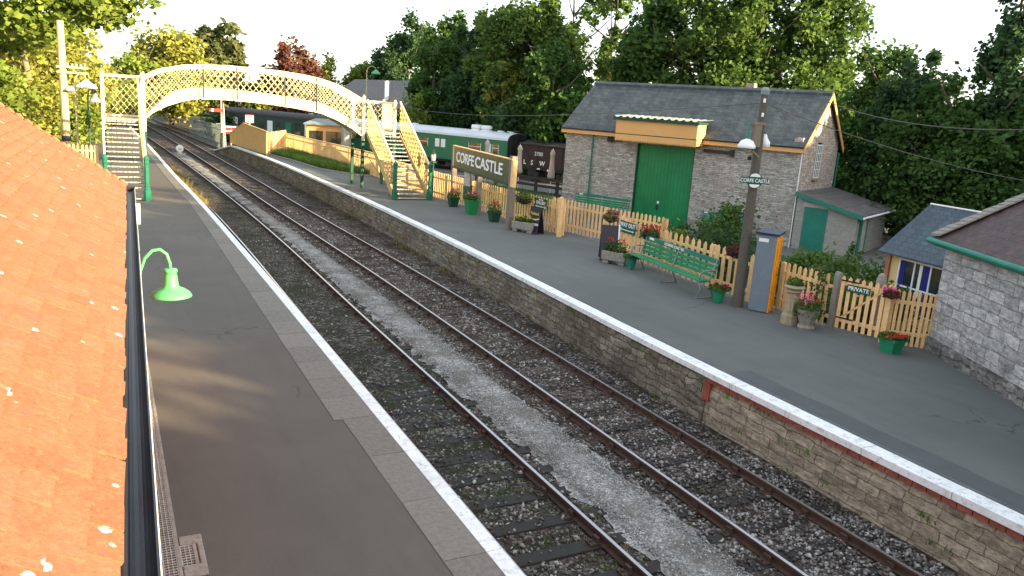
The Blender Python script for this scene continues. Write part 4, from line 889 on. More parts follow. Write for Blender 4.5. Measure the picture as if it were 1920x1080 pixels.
b.build('frame', 'white', wo); b = MB(); b.box(.49, .66, -.03, -.022, .1, 1.42); b.box(1.28, 1.48, -.03, -.022, .1, 1.42, 0); b.build('curtain', 'curtain_blue', wo); b = MB(); b.box(1.14, 1.24, -.03, -.022, .1, 1.42); b.build('curtain', 'white', wo)
# stone building right
RB = thing('stone_building', 'pale block stone building with mossy brown tile roof and green gutter at the right edge', 'building', (16.62, 11.02, 0), math.atan2(-3.2, -1.7))
b = MB(); b.box(0, 14, 0, .4, -.05, 2.5); b.prism([(.4, -1), (7, -1), (7, 2.5), (3.5, 4.4), (.4, 2.72)], 0, .4, 'x'); b.build('wall', 'block_stone', RB)
b = MB(); slab(b, -.18, 14, -.26, 2.56, 3.5, 2.60+3.76*math.tan(R(29)), .08); slab(b, -.18, 14, 7.26, 2.56, 3.5, 2.60+3.76*math.tan(R(29)), .08); rf = b.build('roof', 'tile_brown', RB)
b = MB(); rg = random.Random(9)
for k in range(26):
    y = -.26+k*.15; z = 2.58+(y+.26)*math.tan(R(29)); q = rg.uniform(-.03, .03); b.add([(-.27+q, y, z+.02), (.1, y, z+.05), (.1, y+.17, z+.14), (-.27+q, y+.17+q, z+.11), (-.27+q, y, z+.07), (.1, y, z+.10), (.1, y+.17, z+.16), (-.27+q, y+.17+q, z+.14)], [(0, 1, 2, 3), (4, 7, 6, 5), (0, 4, 5, 1), (1, 5, 6, 2), (2, 6, 7, 3), (3, 7, 4, 0)])
b.build('verge_tiles', 'stone_grey', rf)
b = MB(); b.cyl((-.2, -.32, 2.50), (14, -.32, 2.50), .065, n=10); b.box(-.15, 14, -.27, -.02, 2.40, 2.44); b.box(-.18, 14, -.27, -.25, 2.42, 2.55); b.build('gutter', 'green_teal', RB)
b = MB(); b.box(0, 14, -.06, 0, -.05, .32); b.build('plinth', 'plinth_stone', RB)
t = thing('stone_pier', 'squat stone pier standing against the wall at the right edge of the platform', 'pier', (14.72, 7.45, 0)); b = MB(); b.box(-.1, .3, -.3, .15, 0, .85, rz=.5); b.build('block', 'block_stone', t, bevel=.02)

# ------------------------------------------------------------------ rolling stock on the far siding
SP = (29.3, 58.4)
def coach(label, s0, L, bodym, roofm, endm, wins, topz=2.08, vents=False, name='railway_coach'):
    t = thing(name, label, 'railway coach', (SP[0]+SD[0]*s0, SP[1]+SD[1]*s0, 0), SA)
    b = MB(); W = 2.7; b.box(0, L, 0, W, .0, topz); b.build('body', bodym, t)
    b = MB(); n = 14; prof = [(W/2-(W/2+.05)*math.cos(PI*k/n), topz+.62*math.sin(PI*k/n)**.8) for k in range(n+1)]
    b.prism(prof, -.05, L+.05, 'x'); rf = b.build('roof', roofm, t, smooth=False)
    b = MB(); b.prism([(p[0]*.98+.02, p[1]-.03) for p in prof]+[(W, 0), (0, 0)], L+.052, L+.09, 'x'); b.box(L+.09, L+.16, .35, .42, .2, 2.3); b.box(L+.09, L+.2, 1.0, 1.7, .1, 2.2); b.build('end_wall', endm, t)
    b = MB(); b.box(0, L, .25, W-.25, -.22, -.01)
    for xb in (2.6, L-2.6):
        b.box(xb-1.3, xb+1.3, .3, W-.3, -.62, -.3)
        for dx in (-.9, .9): b.cyl((xb+dx, .45, -.45), (xb+dx, W-.45, -.45), .44, n=18)
    b.box(L*.4, L*.6, .3, 1.2, -.6, -.2)
    for yy in (.6, 2.1): b.cyl((L+.05, yy, .02), (L+.5, yy, .02), .06, n=8); b.cyl((L+.5, yy, .02), (L+.55, yy, .02), .2, n=12)
    b.build('bogies', 'near_black', t)
    for (x, wd, z0, z1, m) in wins:
        b = MB(); b.box(x, x+wd, -.02, -.004, z0, z1); w_ = b.build('window' if m in ('glass_dark', 'white') else 'door', m, t)
        if m == 'glass_dark':
            b = MB(); b.box(x-.03, x+wd+.03, -.03, -.021, z1-.32, z1-.28); b.box(x-.03, x, -.03, -.004, z0, z1); b.box(x+wd, x+wd+.03, -.03, -.004, z0, z1); b.build('frame', 'white' if vents else bodym, w_)
    if vents:
        for vx in (L-4.3, L-3.2):
            b = MB(); b.lathe([(.5, 0), (.5, .12), (.42, .14), (.42, .2), (.5, .22), (.47, .42), (.40, .5)], (vx, W/2-.2, topz+.55), 18); b.build('roof_vent', 'white', rf)
        for vx in (1, 4, 4.5, 7.5, L-2, L-1): b = MB(); b.box(vx, vx+.4, W/2-.2, W/2+.2, topz+.6, topz+.72); b.build('roof_vent', 'white', rf)
    return t
W1 = [(1.2, 1.2, .95, 1.65, 'glass_dark'), (3.2, .75, .1, 1.8, 'ochre_board'), (4.6, 1.3, .95, 1.65, 'glass_dark'), (6.6, 1.3, .95, 1.65, 'glass_dark'), (8.2, .35, .3, 1.7, 'ochre_board'), (9.4, 1.2, .95, 1.65, 'glass_dark'), (11.5, .5, 1.0, 1.7, 'white'), (12.2, .5, 1.0, 1.7, 'white'), (13.6, .8, .1, 1.75, 'green_bright'), (15.4, 1.3, .95, 1.65, 'glass_dark'), (17.3, .5, 1.0, 1.7, 'white'), (18.0, .6, .9, 1.7, 'glass_dark')]
coach('bright green carriage with pale rounded roof standing behind the station name board', -19.5, 19.5, 'coach_green', 'coach_roof', 'near_black', W1, vents=True)
W2 = [(.5+i*1.55, .9 if i % 3 else .45, .55, 1.7, ['glass_dark', 'white', 'glass_dark', 'coach_green'][i % 4]) for i in range(12)]
coach('dark olive carriage with a black roof seen beneath the footbridge arch', -40.4, 19.8, 'coach_olive', 'near_black', 'near_black', W2)
def wagon(label, s0, L, txt):
    t = thing('goods_wagon', label, 'railway wagon', (SP[0]+SD[0]*s0, SP[1]+SD[1]*s0, 0), SA)
    b = MB()
    for k in range(7): b.box(0, L, 0, .06, .25+k*.245, .25+k*.245+.235); b.box(0, L, 2.3, 2.36, .25+k*.245, .25+k*.245+.235)
    b.box(0, .06, .06, 2.3, .25, 1.95); b.box(L-.06, L, .06, 2.3, .25, 1.95); b.build('planks', 'wagon_brown', t)
    b = MB(); b.prism([(-.1, 1.96), (2.46, 1.96), (2.46, 2.02), (1.2, 2.3), (-.1, 2.02)], -.05, L+.05, 'x'); b.build('cover', 'near_black', t)
    b = MB()
    for x in (.02, L*.3, L*.7, L-.1): b.box(x, x+.08, -.05, -.005, .1, 1.96)
    b.bar((L*.05, -.03, 1.9), (L*.28, -.03, .3), .03, .08, up=(0, 1, 0)); b.bar((L*.95, -.03, 1.9), (L*.72, -.03, .3), .03, .08, up=(0, 1, 0)); b.build('ironwork', 'near_black', t)
    b = MB(); b.box(0, L, .1, 2.26, .02, .24)
    for x in (1.2, L-1.2): b.cyl((x, .4, -.42), (x, 1.95, -.42), .47, n=18); b.box(x-.4, x+.4, .2, .35, -.4, .1)
    for yy in (.5, 1.8): b.cyl((-.4, yy, .13), (0, yy, .13), .1, n=8); b.cyl((L, yy, .13), (L+.4, yy, .13), .1, n=8)
    b.build('running_gear', 'near_black', t)
    if txt:
        text('2780', .42, 'white', t, (1.95, -.065, 1.30)); text('L', .5, 'white', t, (.62, -.065, .58), bold=.01); text('S', .5, 'white', t, (1.35, -.065, .58), bold=.01); text('W', .5, 'white', t, (2.35, -.065, .58), bold=.01); text('R', .5, 'white', t, (3.25, -.065, .58), bold=.01)
        b = MB(); b.box(L*.3, L*.36, -.02, -.005, .1, .2); b.box(L*.48, L*.55, -.02, -.005, .05, .18); b.build('label_plate', 'white', t)
wagon('brown planked wagon lettered L S W R beside the goods shed', 1.3, 5.9, True)
t = thing('rail_fence', 'dark timber post and rail fence in front of the brown wagon', 'fence', (22.6, 49.4, -.95), math.atan2(-8, 3.6))
for k in range(6):
    b = MB(); b.box(k*1.7-.08, k*1.7+.08, -.08, .08, 0, 1.75); b.build('post', 'near_black', t)
for z in (.5, .95, 1.4): b = MB(); b.box(0, 8.6, -.12, -.08, z-.09, z+.09); b.build('fence_rail', 'near_black', t)
for (x, y, z, lab) in ((24.5, 46.9, 2.45, 'furled beige parasol left of the wagon number'), (25.4, 44.1, 2.4, 'furled beige parasol nearest the goods shed wall'), (22.8, 48.4, 2.6, 'furled beige parasol in front of the green carriage end')):
    t = thing('parasol', lab, 'parasol', (x, y, -.95), 0, 'furled parasols in the yard'); h = z+.95
    b = MB(); b.lathe([(.03, 0), (.20, .03), (.25, .2), (.16, .8), (.13, 1.5), (.18, 1.62), (.12, 1.78), (.1, 1.85)], (0, 0, h-1.95), 9); b.build('canopy', 'canvas', t, smooth=True)
    b = MB(); b.cyl((0, 0, 0), (0, 0, h-1.9), .03, n=8); b.cyl((0, 0, 0), (0, 0, .1), .3, n=12); b.cyl((0, 0, h-.12), (0, 0, h), .03, .01, 8); b.build('pole', 'white', t)
# platform hut with ochre front
t = thing('station_kiosk', 'little kiosk with ochre window front and pale roof beyond the footbridge', 'kiosk', (16.7, 74.8, -.9), -.42)
b = MB(); b.box(0, 3.5, .02, 2.6, 0, 3.0); b.build('wall', 'render_grey', t)
b = MB(); b.box(0, 3.5, -.03, .015, 2.35, 3.0); b.box(0, 3.5, -.03, .015, 0, 1.2); b.box(0, .22, -.03, .015, 1.2, 2.35); b.box(1.55, 1.78, -.03, .015, 1.2, 2.35); b.box(3.3, 3.5, -.03, .015, 1.2, 2.35); b.build('front_boards', 'yellow_ochre', t)
for x in (.22, 1.78): b = MB(); b.box(x, x+(1.33 if x < 1 else 1.52), -.01, .012, 1.2, 2.35); b.build('window', 'glass_dark', t)
b = MB(); b.add([(-.2, -.3, 3.0), (3.7, -.3, 3.0), (3.7, 2.8, 3.0), (-.2, 2.8, 3.0), (.6, .7, 3.42), (2.9, .7, 3.42), (2.9, 1.9, 3.42), (.6, 1.9, 3.42)], [(3, 2, 1, 0), (4, 5, 6, 7), (0, 1, 5, 4), (1, 2, 6, 5), (2, 3, 7, 6), (3, 0, 4, 7)]); b.box(-.2, 3.7, -.34, -.3, 2.88, 3.0); b.build('roof', 'galv', t)
t = thing('wrapped_parasol', 'bulky grey sheeted bundle standing at the kiosk corner', 'covered parasol', (19.75, 72.3, -.9)); b = MB(); b.lathe([(.2, 0), (.5, .1), (.55, .8), (.42, 1.8), (.5, 2.6), (.3, 3.0), (.05, 3.2)], (0, 0, 0), 8); b.build('cover', 'tarp', t, smooth=True)
b = MB(); b.lathe([(.57, .9), (.6, .95), (.57, 1.0)], (0, 0, 0), 12); b.build('strap', 'near_black', t)
# signals and lineside
t = thing('semaphore_signal', 'slim white signal post with a red arm at the end of the far platform', 'signal', (9.75, 78.5, -.9))
b = MB(); b.cyl((0, 0, 1.6), (0, 0, 4.6), .07, .05, 10, 0); b.cyl((0, 0, 0), (0, 0, 1.6), .12, .1, 10, 1); b.lathe([(.09, 0), (.05, .1), (.09, .2), (.01, .45)], (0, 0, 4.6), 10, 0); b.build('post', ['white', 'black'], t)
b = MB(); b.box(-1.05, .12, -.13, -.10, 3.45, 3.72, 0); ar = b.build('arm', 'red', t); b = MB(); b.box(-.85, -.7, -.135, -.131, 3.45, 3.72); b.build('stripe', 'white', ar)
b = MB(); b.box(-.5, .1, -.2, .1, 2.35, 2.4); b.box(-.06, .22, -.2, .1, 2.05, 2.35); b.build('lamp_case', 'galv', t)
b = MB(); b.bar((.2, 0, 0), (.2, 0, 4.4), .03, .02); b.bar((.38, 0, 0), (.2, 0, 4.4), .03, .02)
for k in range(12): b.bar((.2, 0, .3*k+.3), (.38-.015*k, 0, .3*k+.3), .02, .02)
b.build('ladder', 'white', t)
t = thing('disc_signal', 'two white disc signals on one dark post far down the line', 'signal', (9.9, 127, -1.0)); b = MB(); b.cyl((0, 0, 0), (0, 0, 3.0), .1, n=8); b.box(-.55, .1, -.1, .1, .9, 2.9); b.build('post', 'near_black', t)
for z in (1.35, 2.35): b = MB(); b.cyl((-.1, -.16, z), (-.1, -.12, z), .42, n=16); b.build('disc', 'white', t)
t = thing('ground_signal', 'small round white ground signal standing between the two tracks', 'signal', (5.75, 73.8, ZB)); b = MB(); b.cyl((0, -.12, .5), (0, .05, .5), .30, n=18); b.build('disc', 'white', t); b = MB(); b.box(-.15, .15, 0, .3, 0, .55); b.build('case', 'white', t); b = MB(); b.box(-.14, .14, -.13, -.121, .42, .47); b.build('band', 'near_black', t)
t = thing('palisade_fence', 'pale grey metal palisade fence along the siding beyond the ramp', 'fence', (8.9, 100, -1.05), math.atan2(-20, 1.3)); L = 20
b = MB(); x = 0
while x < L: b.prism([(x, 0), (x+.08, 0), (x+.08, 2.1), (x+.04, 2.25), (x, 2.1)], -.02, 0, 'y'); x += .42
b.build('pales', 'galv', t)
for z in (.5, 1.8): b = MB(); b.box(0, L, 0, .04, z, z+.06); b.build('fence_rail', 'galv', t)
t = thing('warning_sign', 'pinkish white notice on a short white post above the boarded fence', 'sign', (11.6, 74.5, -.9)); b = MB(); b.cyl((0, 0, 0), (0, 0, 2.9), .06, n=8); b.build('post', 'white', t); b = MB(); b.box(-.35, .35, -.1, -.06, 2.75, 3.45); b.build('board', 'white', t)
b = MB(); b.box(-.25, .25, -.105, -.101, 3.0, 3.05); b.box(-.25, .1, -.105, -.101, 3.15, 3.2); b.box(-.2, .25, -.105, -.101, 2.87, 2.92); b.box(-.35, .35, -.105, -.101, 3.39, 3.45); b.box(-.35, .35, -.105, -.101, 2.75, 2.81); b.build('markings', 'red', t)
t = thing('striped_notice', 'small red and white striped notice left of the boarded fence', 'sign', (10.7, 79.5, -.9)); b = MB(); b.cyl((0, .02, 0), (0, .02, 2.0), .04, n=8); b.build('post', 'galv', t)
for k in range(4): b = MB(); b.box(-.45, .45, -.04, -.02, 1.45+k*.2, 1.56+k*.2); b.build('board', 'red' if k % 2 == 0 else 'white', t)
# houses beyond
HS = thing('house', 'low house with a broad grey tiled roof rising above the right end of the footbridge', 'house', (31.0, 119, -1), math.atan2(-27, 4.5)); L = 27.4
b = MB(); b.box(0, L, -1.5, 7.5, 0, 4.9); b.build('wall', 'yellow_cream', HS)
b = MB(); slab(b, -.4, L+.4, -2.2, 4.7, 3.0, 8.3, .2); slab(b, -.4, L+.4, 8.2, 4.7, 3.0, 8.3, .2); rf = b.build('roof', 'far_roof', HS)
b = MB(); b.box(17.4, 17.8, -1.2, -.8, 5, 8.0); b.build('chimney', 'white', rf)
b = MB()
for k in range(4): b.box(3+k*6, 4.5+k*6, -1.53, -1.51, 1.5, 3); 
b.build('windows', 'glass_dark', HS)
# lamps
def lamp_post(label, x, y, zb, h, arm, r, post_m, shade_m, name='lamp_post'):
    t = thing(name, label, 'lamp post', (x, y, zb)); b = MB(); b.cyl((0, 0, 0), (0, 0, .9), .09, .075, 10); b.cyl((0, 0, .9), (0, 0, h), .055, .04, 10)
    s = 1 if arm > 0 else -1; a = abs(arm); b.tube([(0, 0, h-.3), (s*a*.1, 0, h+.15), (s*a*.5, 0, h+.4), (s*a*.9, 0, h+.25), (s*a, 0, h)], .03, 8); b.build('post', post_m, t)
    b = MB(); b.lathe([(.06, .08), (.1, .05), (r*.45, -.06), (r*.9, -.2), (r, -.33), (r*.97, -.34), (r*.4, -.2)], (s*a, 0, h), 18); b.build('lamp_shade', shade_m, t, smooth=True); return t
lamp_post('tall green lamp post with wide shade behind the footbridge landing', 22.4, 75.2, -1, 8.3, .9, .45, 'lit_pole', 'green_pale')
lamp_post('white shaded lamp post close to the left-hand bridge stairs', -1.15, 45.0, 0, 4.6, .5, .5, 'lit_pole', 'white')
t = thing('lantern', 'black and white lantern on a green post beside the right-hand newel', 'lantern', (14.75, 37.6, 0)); b = MB(); b.cyl((0, 0, 0), (0, 0, 1.75), .07, .06, 8); b.lathe([(.06, 1.75), (.18, 1.78), (.18, 1.83), (.05, 1.88)], (0, 0, 0), 8); b.build('post', 'green_dark', t)
b = MB(); b.lathe([(.1, 1.88), (.13, 2.1), (.12, 2.2)], (0, 0, 0), 6); b.build('glass', 'render_grey', t); b = MB(); b.lathe([(.15, 2.2), (.04, 2.34), (.03, 2.42), (.005, 2.46)], (0, 0, 0), 6); b.build('cap', 'near_black', t)
# left telegraph pole
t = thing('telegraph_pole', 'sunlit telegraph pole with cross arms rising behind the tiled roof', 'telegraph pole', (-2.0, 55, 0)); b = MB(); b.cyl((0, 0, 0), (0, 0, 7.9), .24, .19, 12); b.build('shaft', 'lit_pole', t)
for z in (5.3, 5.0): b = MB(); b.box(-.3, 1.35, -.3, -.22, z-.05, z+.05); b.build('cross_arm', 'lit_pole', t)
b = MB(); b.cyl((0, 0, 1.0), (0, 0, 1.3), .25, n=12); b.build('band', 'near_black', t)
b = MB(); b.lathe([(.06, .2), (.2, .12), (.32, -.02), (.3, -.05)], (.38, -.3, 4.0), 14); b.build('lamp_shade', 'white', t, smooth=True)
for k in range(5): b = MB(); b.cyl((.3+k*.22, -.26, 5.35), (.3+k*.22, -.26, 5.5), .035, n=6); b.build('insulator', 'white', t)
lamp_post('thin dark post with a small lamp behind the left-hand bridge stairs', -.65, 47.5, 0, 3.9, .35, .25, 'green_dark', 'white')
fence('sunlit yellow picket fence left of the left-hand bridge stairs', (-2.9, 46.6), (-.35, 46.3), 1.45, .2, .12, 12)
# ------------------------------------------------------------------ telegraph pole right
t = thing('telegraph_pole', 'weathered wooden pole on the platform carrying lamps, box and totem sign', 'telegraph pole', (14.86, 15.35, 0)); b = MB(); b.cyl((0, 0, -.05), (-.02, 0, 4.6), .15, .105, 14); b.cyl((-.02, 0, 4.6), (-.03, 0, 5.6), .105, .085, 14); b.build('shaft', 'pole_wood', t)
b = MB(); b.lathe([(.10, 5.5), (.11, 5.6), (.06, 5.68)], (-.03, 0, 0), 12); b.build('cap', 'galv', t)
b = MB(); b.box(-.36, -.12, -.16, -.05, 4.2, 4.82); b.box(-.40, .02, -.17, -.04, 4.74, 4.82); b.bar((-.3, -.1, 4.1), (-.05, -.1, 3.95), .04, .04); b.build('junction_box', 'post_wood', t)
for z in (5.3, 4.95): b = MB(); b.cyl((-.1, -.09, z), (-.1, -.09, z+.1), .03, n=8); b.build('insulator', 'white', t)
lm = MB(); lm.lathe([(.05, .07), (.06, .06), (.15, .02), (.22, -.1), (.225, -.16), (.215, -.165), (.1, -.02)], (-.46, -.05, 4.32), 18); lm.build('lamp_shade', 'white', t, smooth=True)
lm = MB(); lm.cyl((-.46, -.05, 4.36), (-.46, -.05, 4.58), .045, .03, 10); lm.tube([(-.46, -.05, 4.56), (-.46, -.05, 4.74), (-.3, -.05, 4.80), (-.1, 0, 4.72)], .018, 8); lm.build('lamp_bracket', 'green_teal', t)
lm = MB(); lm.lathe([(.03, .2), (.07, .1), (.14, .0), (.15, -.13), (.12, -.14)], (.27, .1, 4.33), 14); lm.build('lamp_shade', 'white', t, smooth=True); lm = MB(); lm.tube([(.27, .1, 4.52), (.2, .08, 4.62), (.05, 0, 4.6)], .018, 8); lm.build('lamp_bracket', 'green_teal', t)
s = thing('totem_sign', 'small round CORFE CASTLE totem sign fixed to the wooden pole', 'sign', (14.72, 15.18, 3.36), -.50)
b = MB(); b.box(-.38, .38, -.02, 0, -.075, .075); b.build('bar', 'sign_green', s, bevel=.01); b = MB(); b.cyl((0, .0, 0), (0, .02, 0), .20, n=24); ds = b.build('disc', 'sign_green', s)
for sg in (1, -1):
    b = MB(); b.prism([(.13*math.cos(a), sg*(.095+.085*math.sin(a))) for a in [PI*k/10 for k in range(11)]], -.012, -.001, 'y'); b.build('disc_panel', 'white', ds)
text('CORFE CASTLE', .13, 'white', s, (0, -.024, -.003), bold=.002, sx=.85)
def wire(label, pts, sag, r=.012):
    o = MB(); P = []
    for a, c in zip(pts[:-1], pts[1:]):
        for k in range(17):
            u = k/16
            if k == 0 and P: continue
            P.append(tuple(a[i]+(c[i]-a[i])*u-(4*sag*u*(1-u) if i == 2 else 0) for i in range(3)))
    o.tube(P, r, 5); return tag(o.build('overhead_wire', 'wire'), label, 'wire')
wire('thin overhead wire running from the wooden pole back past the canopy to the trees', [(14.83, 15.35, 5.3), (29.1, 94.8, 5.0)], 1.1, .012)
wire('overhead wire from the wooden pole passing the goods shed gable', [(14.83, 15.35, 5.3), (27.3, 15.0, 3.5)], .25)
wire('thick overhead cable sagging across the dark trees at the right', [(29.9, 26.9, 6.0), (25.4, 12.9, 5.4)], .55, .02)

# ------------------------------------------------------------------ name board
A0, A1 = Vector((15.10, 35.9, 0)), Vector((14.2, 27.86, 0)); L = (A1-A0).length
NB = thing('name_board', 'big green CORFE CASTLE station name board on three timber posts', 'sign', A0, math.atan2(A1.y-A0.y, A1.x-A0.x))
for x, hh, wd in ((0, 2.75, .13), (L*.5, 1.7, .11), (L, 2.9, .16)):
    b = MB(); b.box(x-wd, x+wd, -.02, .2, 0, hh); b.build('post', 'post_wood', NB)
b = MB(); b.box(.2, L-.17, -.02, .04, 1.80, 2.75); b.build('board', 'sign_weathered', NB)
b = MB(); b.box(.1, L+.3, -.06, .07, 2.76, 2.80); b.box(L+.17, L+.40, -.05, .12, 1.72, 2.76); b.build('frame', 'fence_wood', NB)
b = MB(); b.box(.14, L-.17, -.06, .06, 1.72, 1.795); b.build('lower_frame', 'green_dark', NB)
for word, xc, ww in (('CORFE', L*.255, 2.75), ('CASTLE', L*.67, 3.6)):
    o = text(word, .66, 'white', NB, (xc, -.03, 2.27), bold=.012, depth=.008); dx = max(v.co.x for v in o.data.vertices)-min(v.co.x for v in o.data.vertices); o.scale = (ww/dx, 1, 1)
# small signs
def plate(label, x, y, z, w_, h_, mat, rz, name='direction_sign'):
    s = thing(name, label, 'sign', (x, y, z), rz); b = MB(); b.box(-w_/2, w_/2, -.015, 0, -h_/2, h_/2); b.build('board', mat, s, bevel=.004); return s
def arrow(s, w_, z, th, tip, flip=1):
    b = MB(); P = [(-w_, -th), (w_-.10, -th), (w_-.10, -th*2.6), (w_, 0), (w_-.10, th*2.6), (w_-.10, th), (-w_, th)]
    b.prism([(flip*p[0], z+p[1]) for p in (P if flip > 0 else P[::-1])], -.022, -.0155, 'y'); fx = -w_*flip
    for k in range(3): b.bar((fx+flip*k*.05, -.019, z), (fx+flip*(k*.05-.05), -.019, z+.06), .012, .006); b.bar((fx+flip*k*.05, -.019, z), (fx+flip*(k*.05-.05), -.019, z-.06), .012, .006)
    b.build('arrow', 'white', s)
s = plate('green WAY OUT sign with a white arrow pointing right on the picket fence', 15.64, 21.7, 1.07, .98, .40, 'sign_green', -PI/2-.04)
text('WAY OUT', .205, 'white', s, (0, -.018, .07), bold=.005, sx=.95); arrow(s, .42, -.1, .014, 1)
s = plate('green GALLERY sign with a white arrow pointing left beside the stout post', 15.55, 27.63, 1.07, .90, .42, 'sign_green', -PI/2+.06)
text('GALLERY', .18, 'white', s, (0, -.018, .03), bold=.004, sx=.95); text('MUSEUM', .085, 'white', s, (0, -.018, .15), bold=.001); arrow(s, .38, -.12, .014, 1, -1)
s = thing('notice_board', 'pale notice above a dark green poster between the name board posts', 'sign', (14.9, 33.5, 0), -PI/2+.08); b = MB(); b.box(-.3, .3, -.05, -.02, 1.1, 1.75); b.build('paper', 'render_grey', s); b = MB(); b.box(-.3, .3, -.05, -.02, .45, 1.08); b.build('poster', 'sign_green', s); b = MB(); b.box(.3, .36, -.05, .05, 0, 1.8); b.build('post', 'black', s)
# A board
s = thing('a_board', 'black A-board advertising ice cream beside the stone trough', 'A-board', (14.95, 26.9, 0), -PI/2+.35)
b = MB(); b.add([(x, y, z) for x in (-.28, .28) for y, z in ((-.2, 0), (-.17, 0), (.02, 1.05), (-.01, 1.05))], [(0, 1, 2, 3), (7, 6, 5, 4), (0, 4, 5, 1), (1, 5, 6, 2), (2, 6, 7, 3), (3, 7, 4, 0)]); b.build('front_panel', 'board_blue', s)
b = MB(); b.add([(x, y, z) for x in (-.28, .28) for y, z in ((.22, 0), (.25, 0), (.04, 1.05), (.01, 1.05))], [(0, 1, 2, 3), (7, 6, 5, 4), (0, 4, 5, 1), (1, 5, 6, 2), (2, 6, 7, 3), (3, 7, 4, 0)]); b.build('back_panel', 'board_dark', s)
tl = -math.atan(.19/1.05)
text('Ice Cream', .17, 'white', s, (0, -.135, .38), rot=(PI/2+tl*-1*-1, 0, 0), bold=.004, sx=.72); text('Purbeck', .16, 'flower_yellow', s, (0, -.065, .78), rot=(PI/2+tl, 0, 0), bold=.002, sx=.8)
b = MB(); b.add([(x, y, z) for x, dz in ((-.26, .03), (-.1, -.02), (.1, -.02), (.26, .03)) for y, z in ((-.105, .55+dz), (-.097, .60+dz))], [(0, 2, 3, 1), (2, 4, 5, 3), (4, 6, 7, 5)]); b.build('swoosh', 'fence_wood', s)
b = MB(); b.box(-.3, .3, -.3, -.15, 0, .05); b.box(-.3, -.27, -.2, .2, 0, .05); b.box(.27, .3, -.2, .2, 0, .05); b.build('base', 'near_black', s)
# chalk A-board leaning (seen side on)
s = thing('chalk_board', 'dark folding chalk board seen edge-on with a white frame beside the red-flowered trough', 'A-board', (14.75, 21.45, 0), -PI/2+1.05)
for sg, m in ((1, 'board_dark'), (-1, 'board_dark')):
    b = MB(); b.add([(x, y*sg, z) for x in (-.28, .28) for y, z in ((.33, .06), (.36, .06), (.05, 1.2), (.02, 1.2))], [(0, 1, 2, 3), (7, 6, 5, 4), (0, 4, 5, 1), (1, 5, 6, 2), (2, 6, 7, 3), (3, 7, 4, 0)]); b.build('panel', m, s)
b = MB(); b.bar((.30, .34, 0), (.30, .03, 1.22), .045, .04); b.bar((.30, -.34, 0), (.30, -.03, 1.22), .045, .04); b.build('frame', 'white', s)
# benches
def bench(label, x, y, rz, L, txt, zb=0):
    t = thing('platform_bench', label, 'bench', (x, y, zb), rz)
    b = MB()
    for k, (yy, zz) in enumerate(((-.38, .50), (-.25, .505), (-.12, .50))): b.box(0, L, yy-.055, yy+.055, zz-.02, zz+.015)
    b.build('seat', 'green', t, bevel=.005)
    b = MB()
    for yy, zz, hh in ((.03, .62, .05), (.065, .74, .05), (.10, .86, .05)): b.box(0, L, yy-.012, yy+.012, zz-hh, zz+hh)
    b.build('backrest', 'green', t, bevel=.004)
    b = MB(); b.box(0, L, .13, .155, .95, 1.09); b.build('name_rail', 'green_teal', t, bevel=.004)
    for x_ in (.08, L*.5, L-.08):
        b = MB(); b.tube([(x_, -.42, 0), (x_, -.33, .25), (x_, -.40, .48)], .02, 6); b.tube([(x_, .14, 0), (x_, -.02, .3), (x_, -.04, .5), (x_, .13, 1.08)], .02, 6); b.tube([(x_, -.44, .02), (x_, .16, .02)], .018, 6); b.tube([(x_, -.40, .46), (x_, -.04, .47)], .02, 6)
        if x_ != L*.5: b.tube([(x_, -.40, .48), (x_, -.36, .72), (x_, -.2, .78), (x_, .08, .76)], .02, 6)
        b.build('leg', 'galv', t, smooth=True)
    if txt: text(txt, .105, 'white', t, (L*.42, .125, 1.02), bold=.003, sx=1.5)
    b = MB(); b.box(L*.06, L*.13, .124, .129, 1.0, 1.07); b.build('plaque', 'white', t)
    return t
bench('green slatted platform bench lettered CORFE CASTLE in front of the picket fence', 15.12, 20.15, math.atan2(-3.95, -.42), 3.95, 'CORFE CASTLE')
bench('green bench set against the goods shed wall behind the picket fence', 22.9, 37.0, SA, 3.4, None, -.62)
bench('teal bench half hidden by plants below the goods shed wall', 26.6, 30.9, SA, 2.6, None, -.75)
# cabinet
t = thing('equipment_cabinet', 'tall narrow grey cabinet with bright orange side and dark lid on the platform', 'cabinet', (14.88, 14.98, 0), -1.08)
b = MB(); b.box(0, .50, 0, .42, .02, 2.02, rz=0); b.build('body', 'cabinet_grey', t, bevel=.01)
b = MB(); b.box(.504, .53, .0, .42, .02, 2.0); b.box(.53, .55, .05, .09, .1, 1.9); b.box(.53, .55, .3, .34, .1, 1.9); b.build('side_panel', 'cabinet_orange', t)
b = MB(); b.add([(-.03, -.04, 2.03), (.56, -.04, 2.03), (.56, .46, 2.08), (-.03, .46, 2.08), (-.03, -.04, 2.08), (.56, -.04, 2.08), (.56, .46, 2.14), (-.03, .46, 2.14)], [(3, 2, 1, 0), (4, 5, 6, 7), (0, 1, 5, 4), (1, 2, 6, 5), (2, 3, 7, 6), (3, 0, 4, 7)]); b.build('lid', 'cabinet_lid', t)
b = MB(); b.box(.05, .3, -.006, -.001, 1.84, 1.93); b.build('label_plate', 'white', t)
b = MB(); b.tube([(.55, .2, 1.0), (.60, .2, 1.02), (.60, .2, 1.18), (.55, .2, 1.2)], .012, 6); b.build('handle', 'black', t)
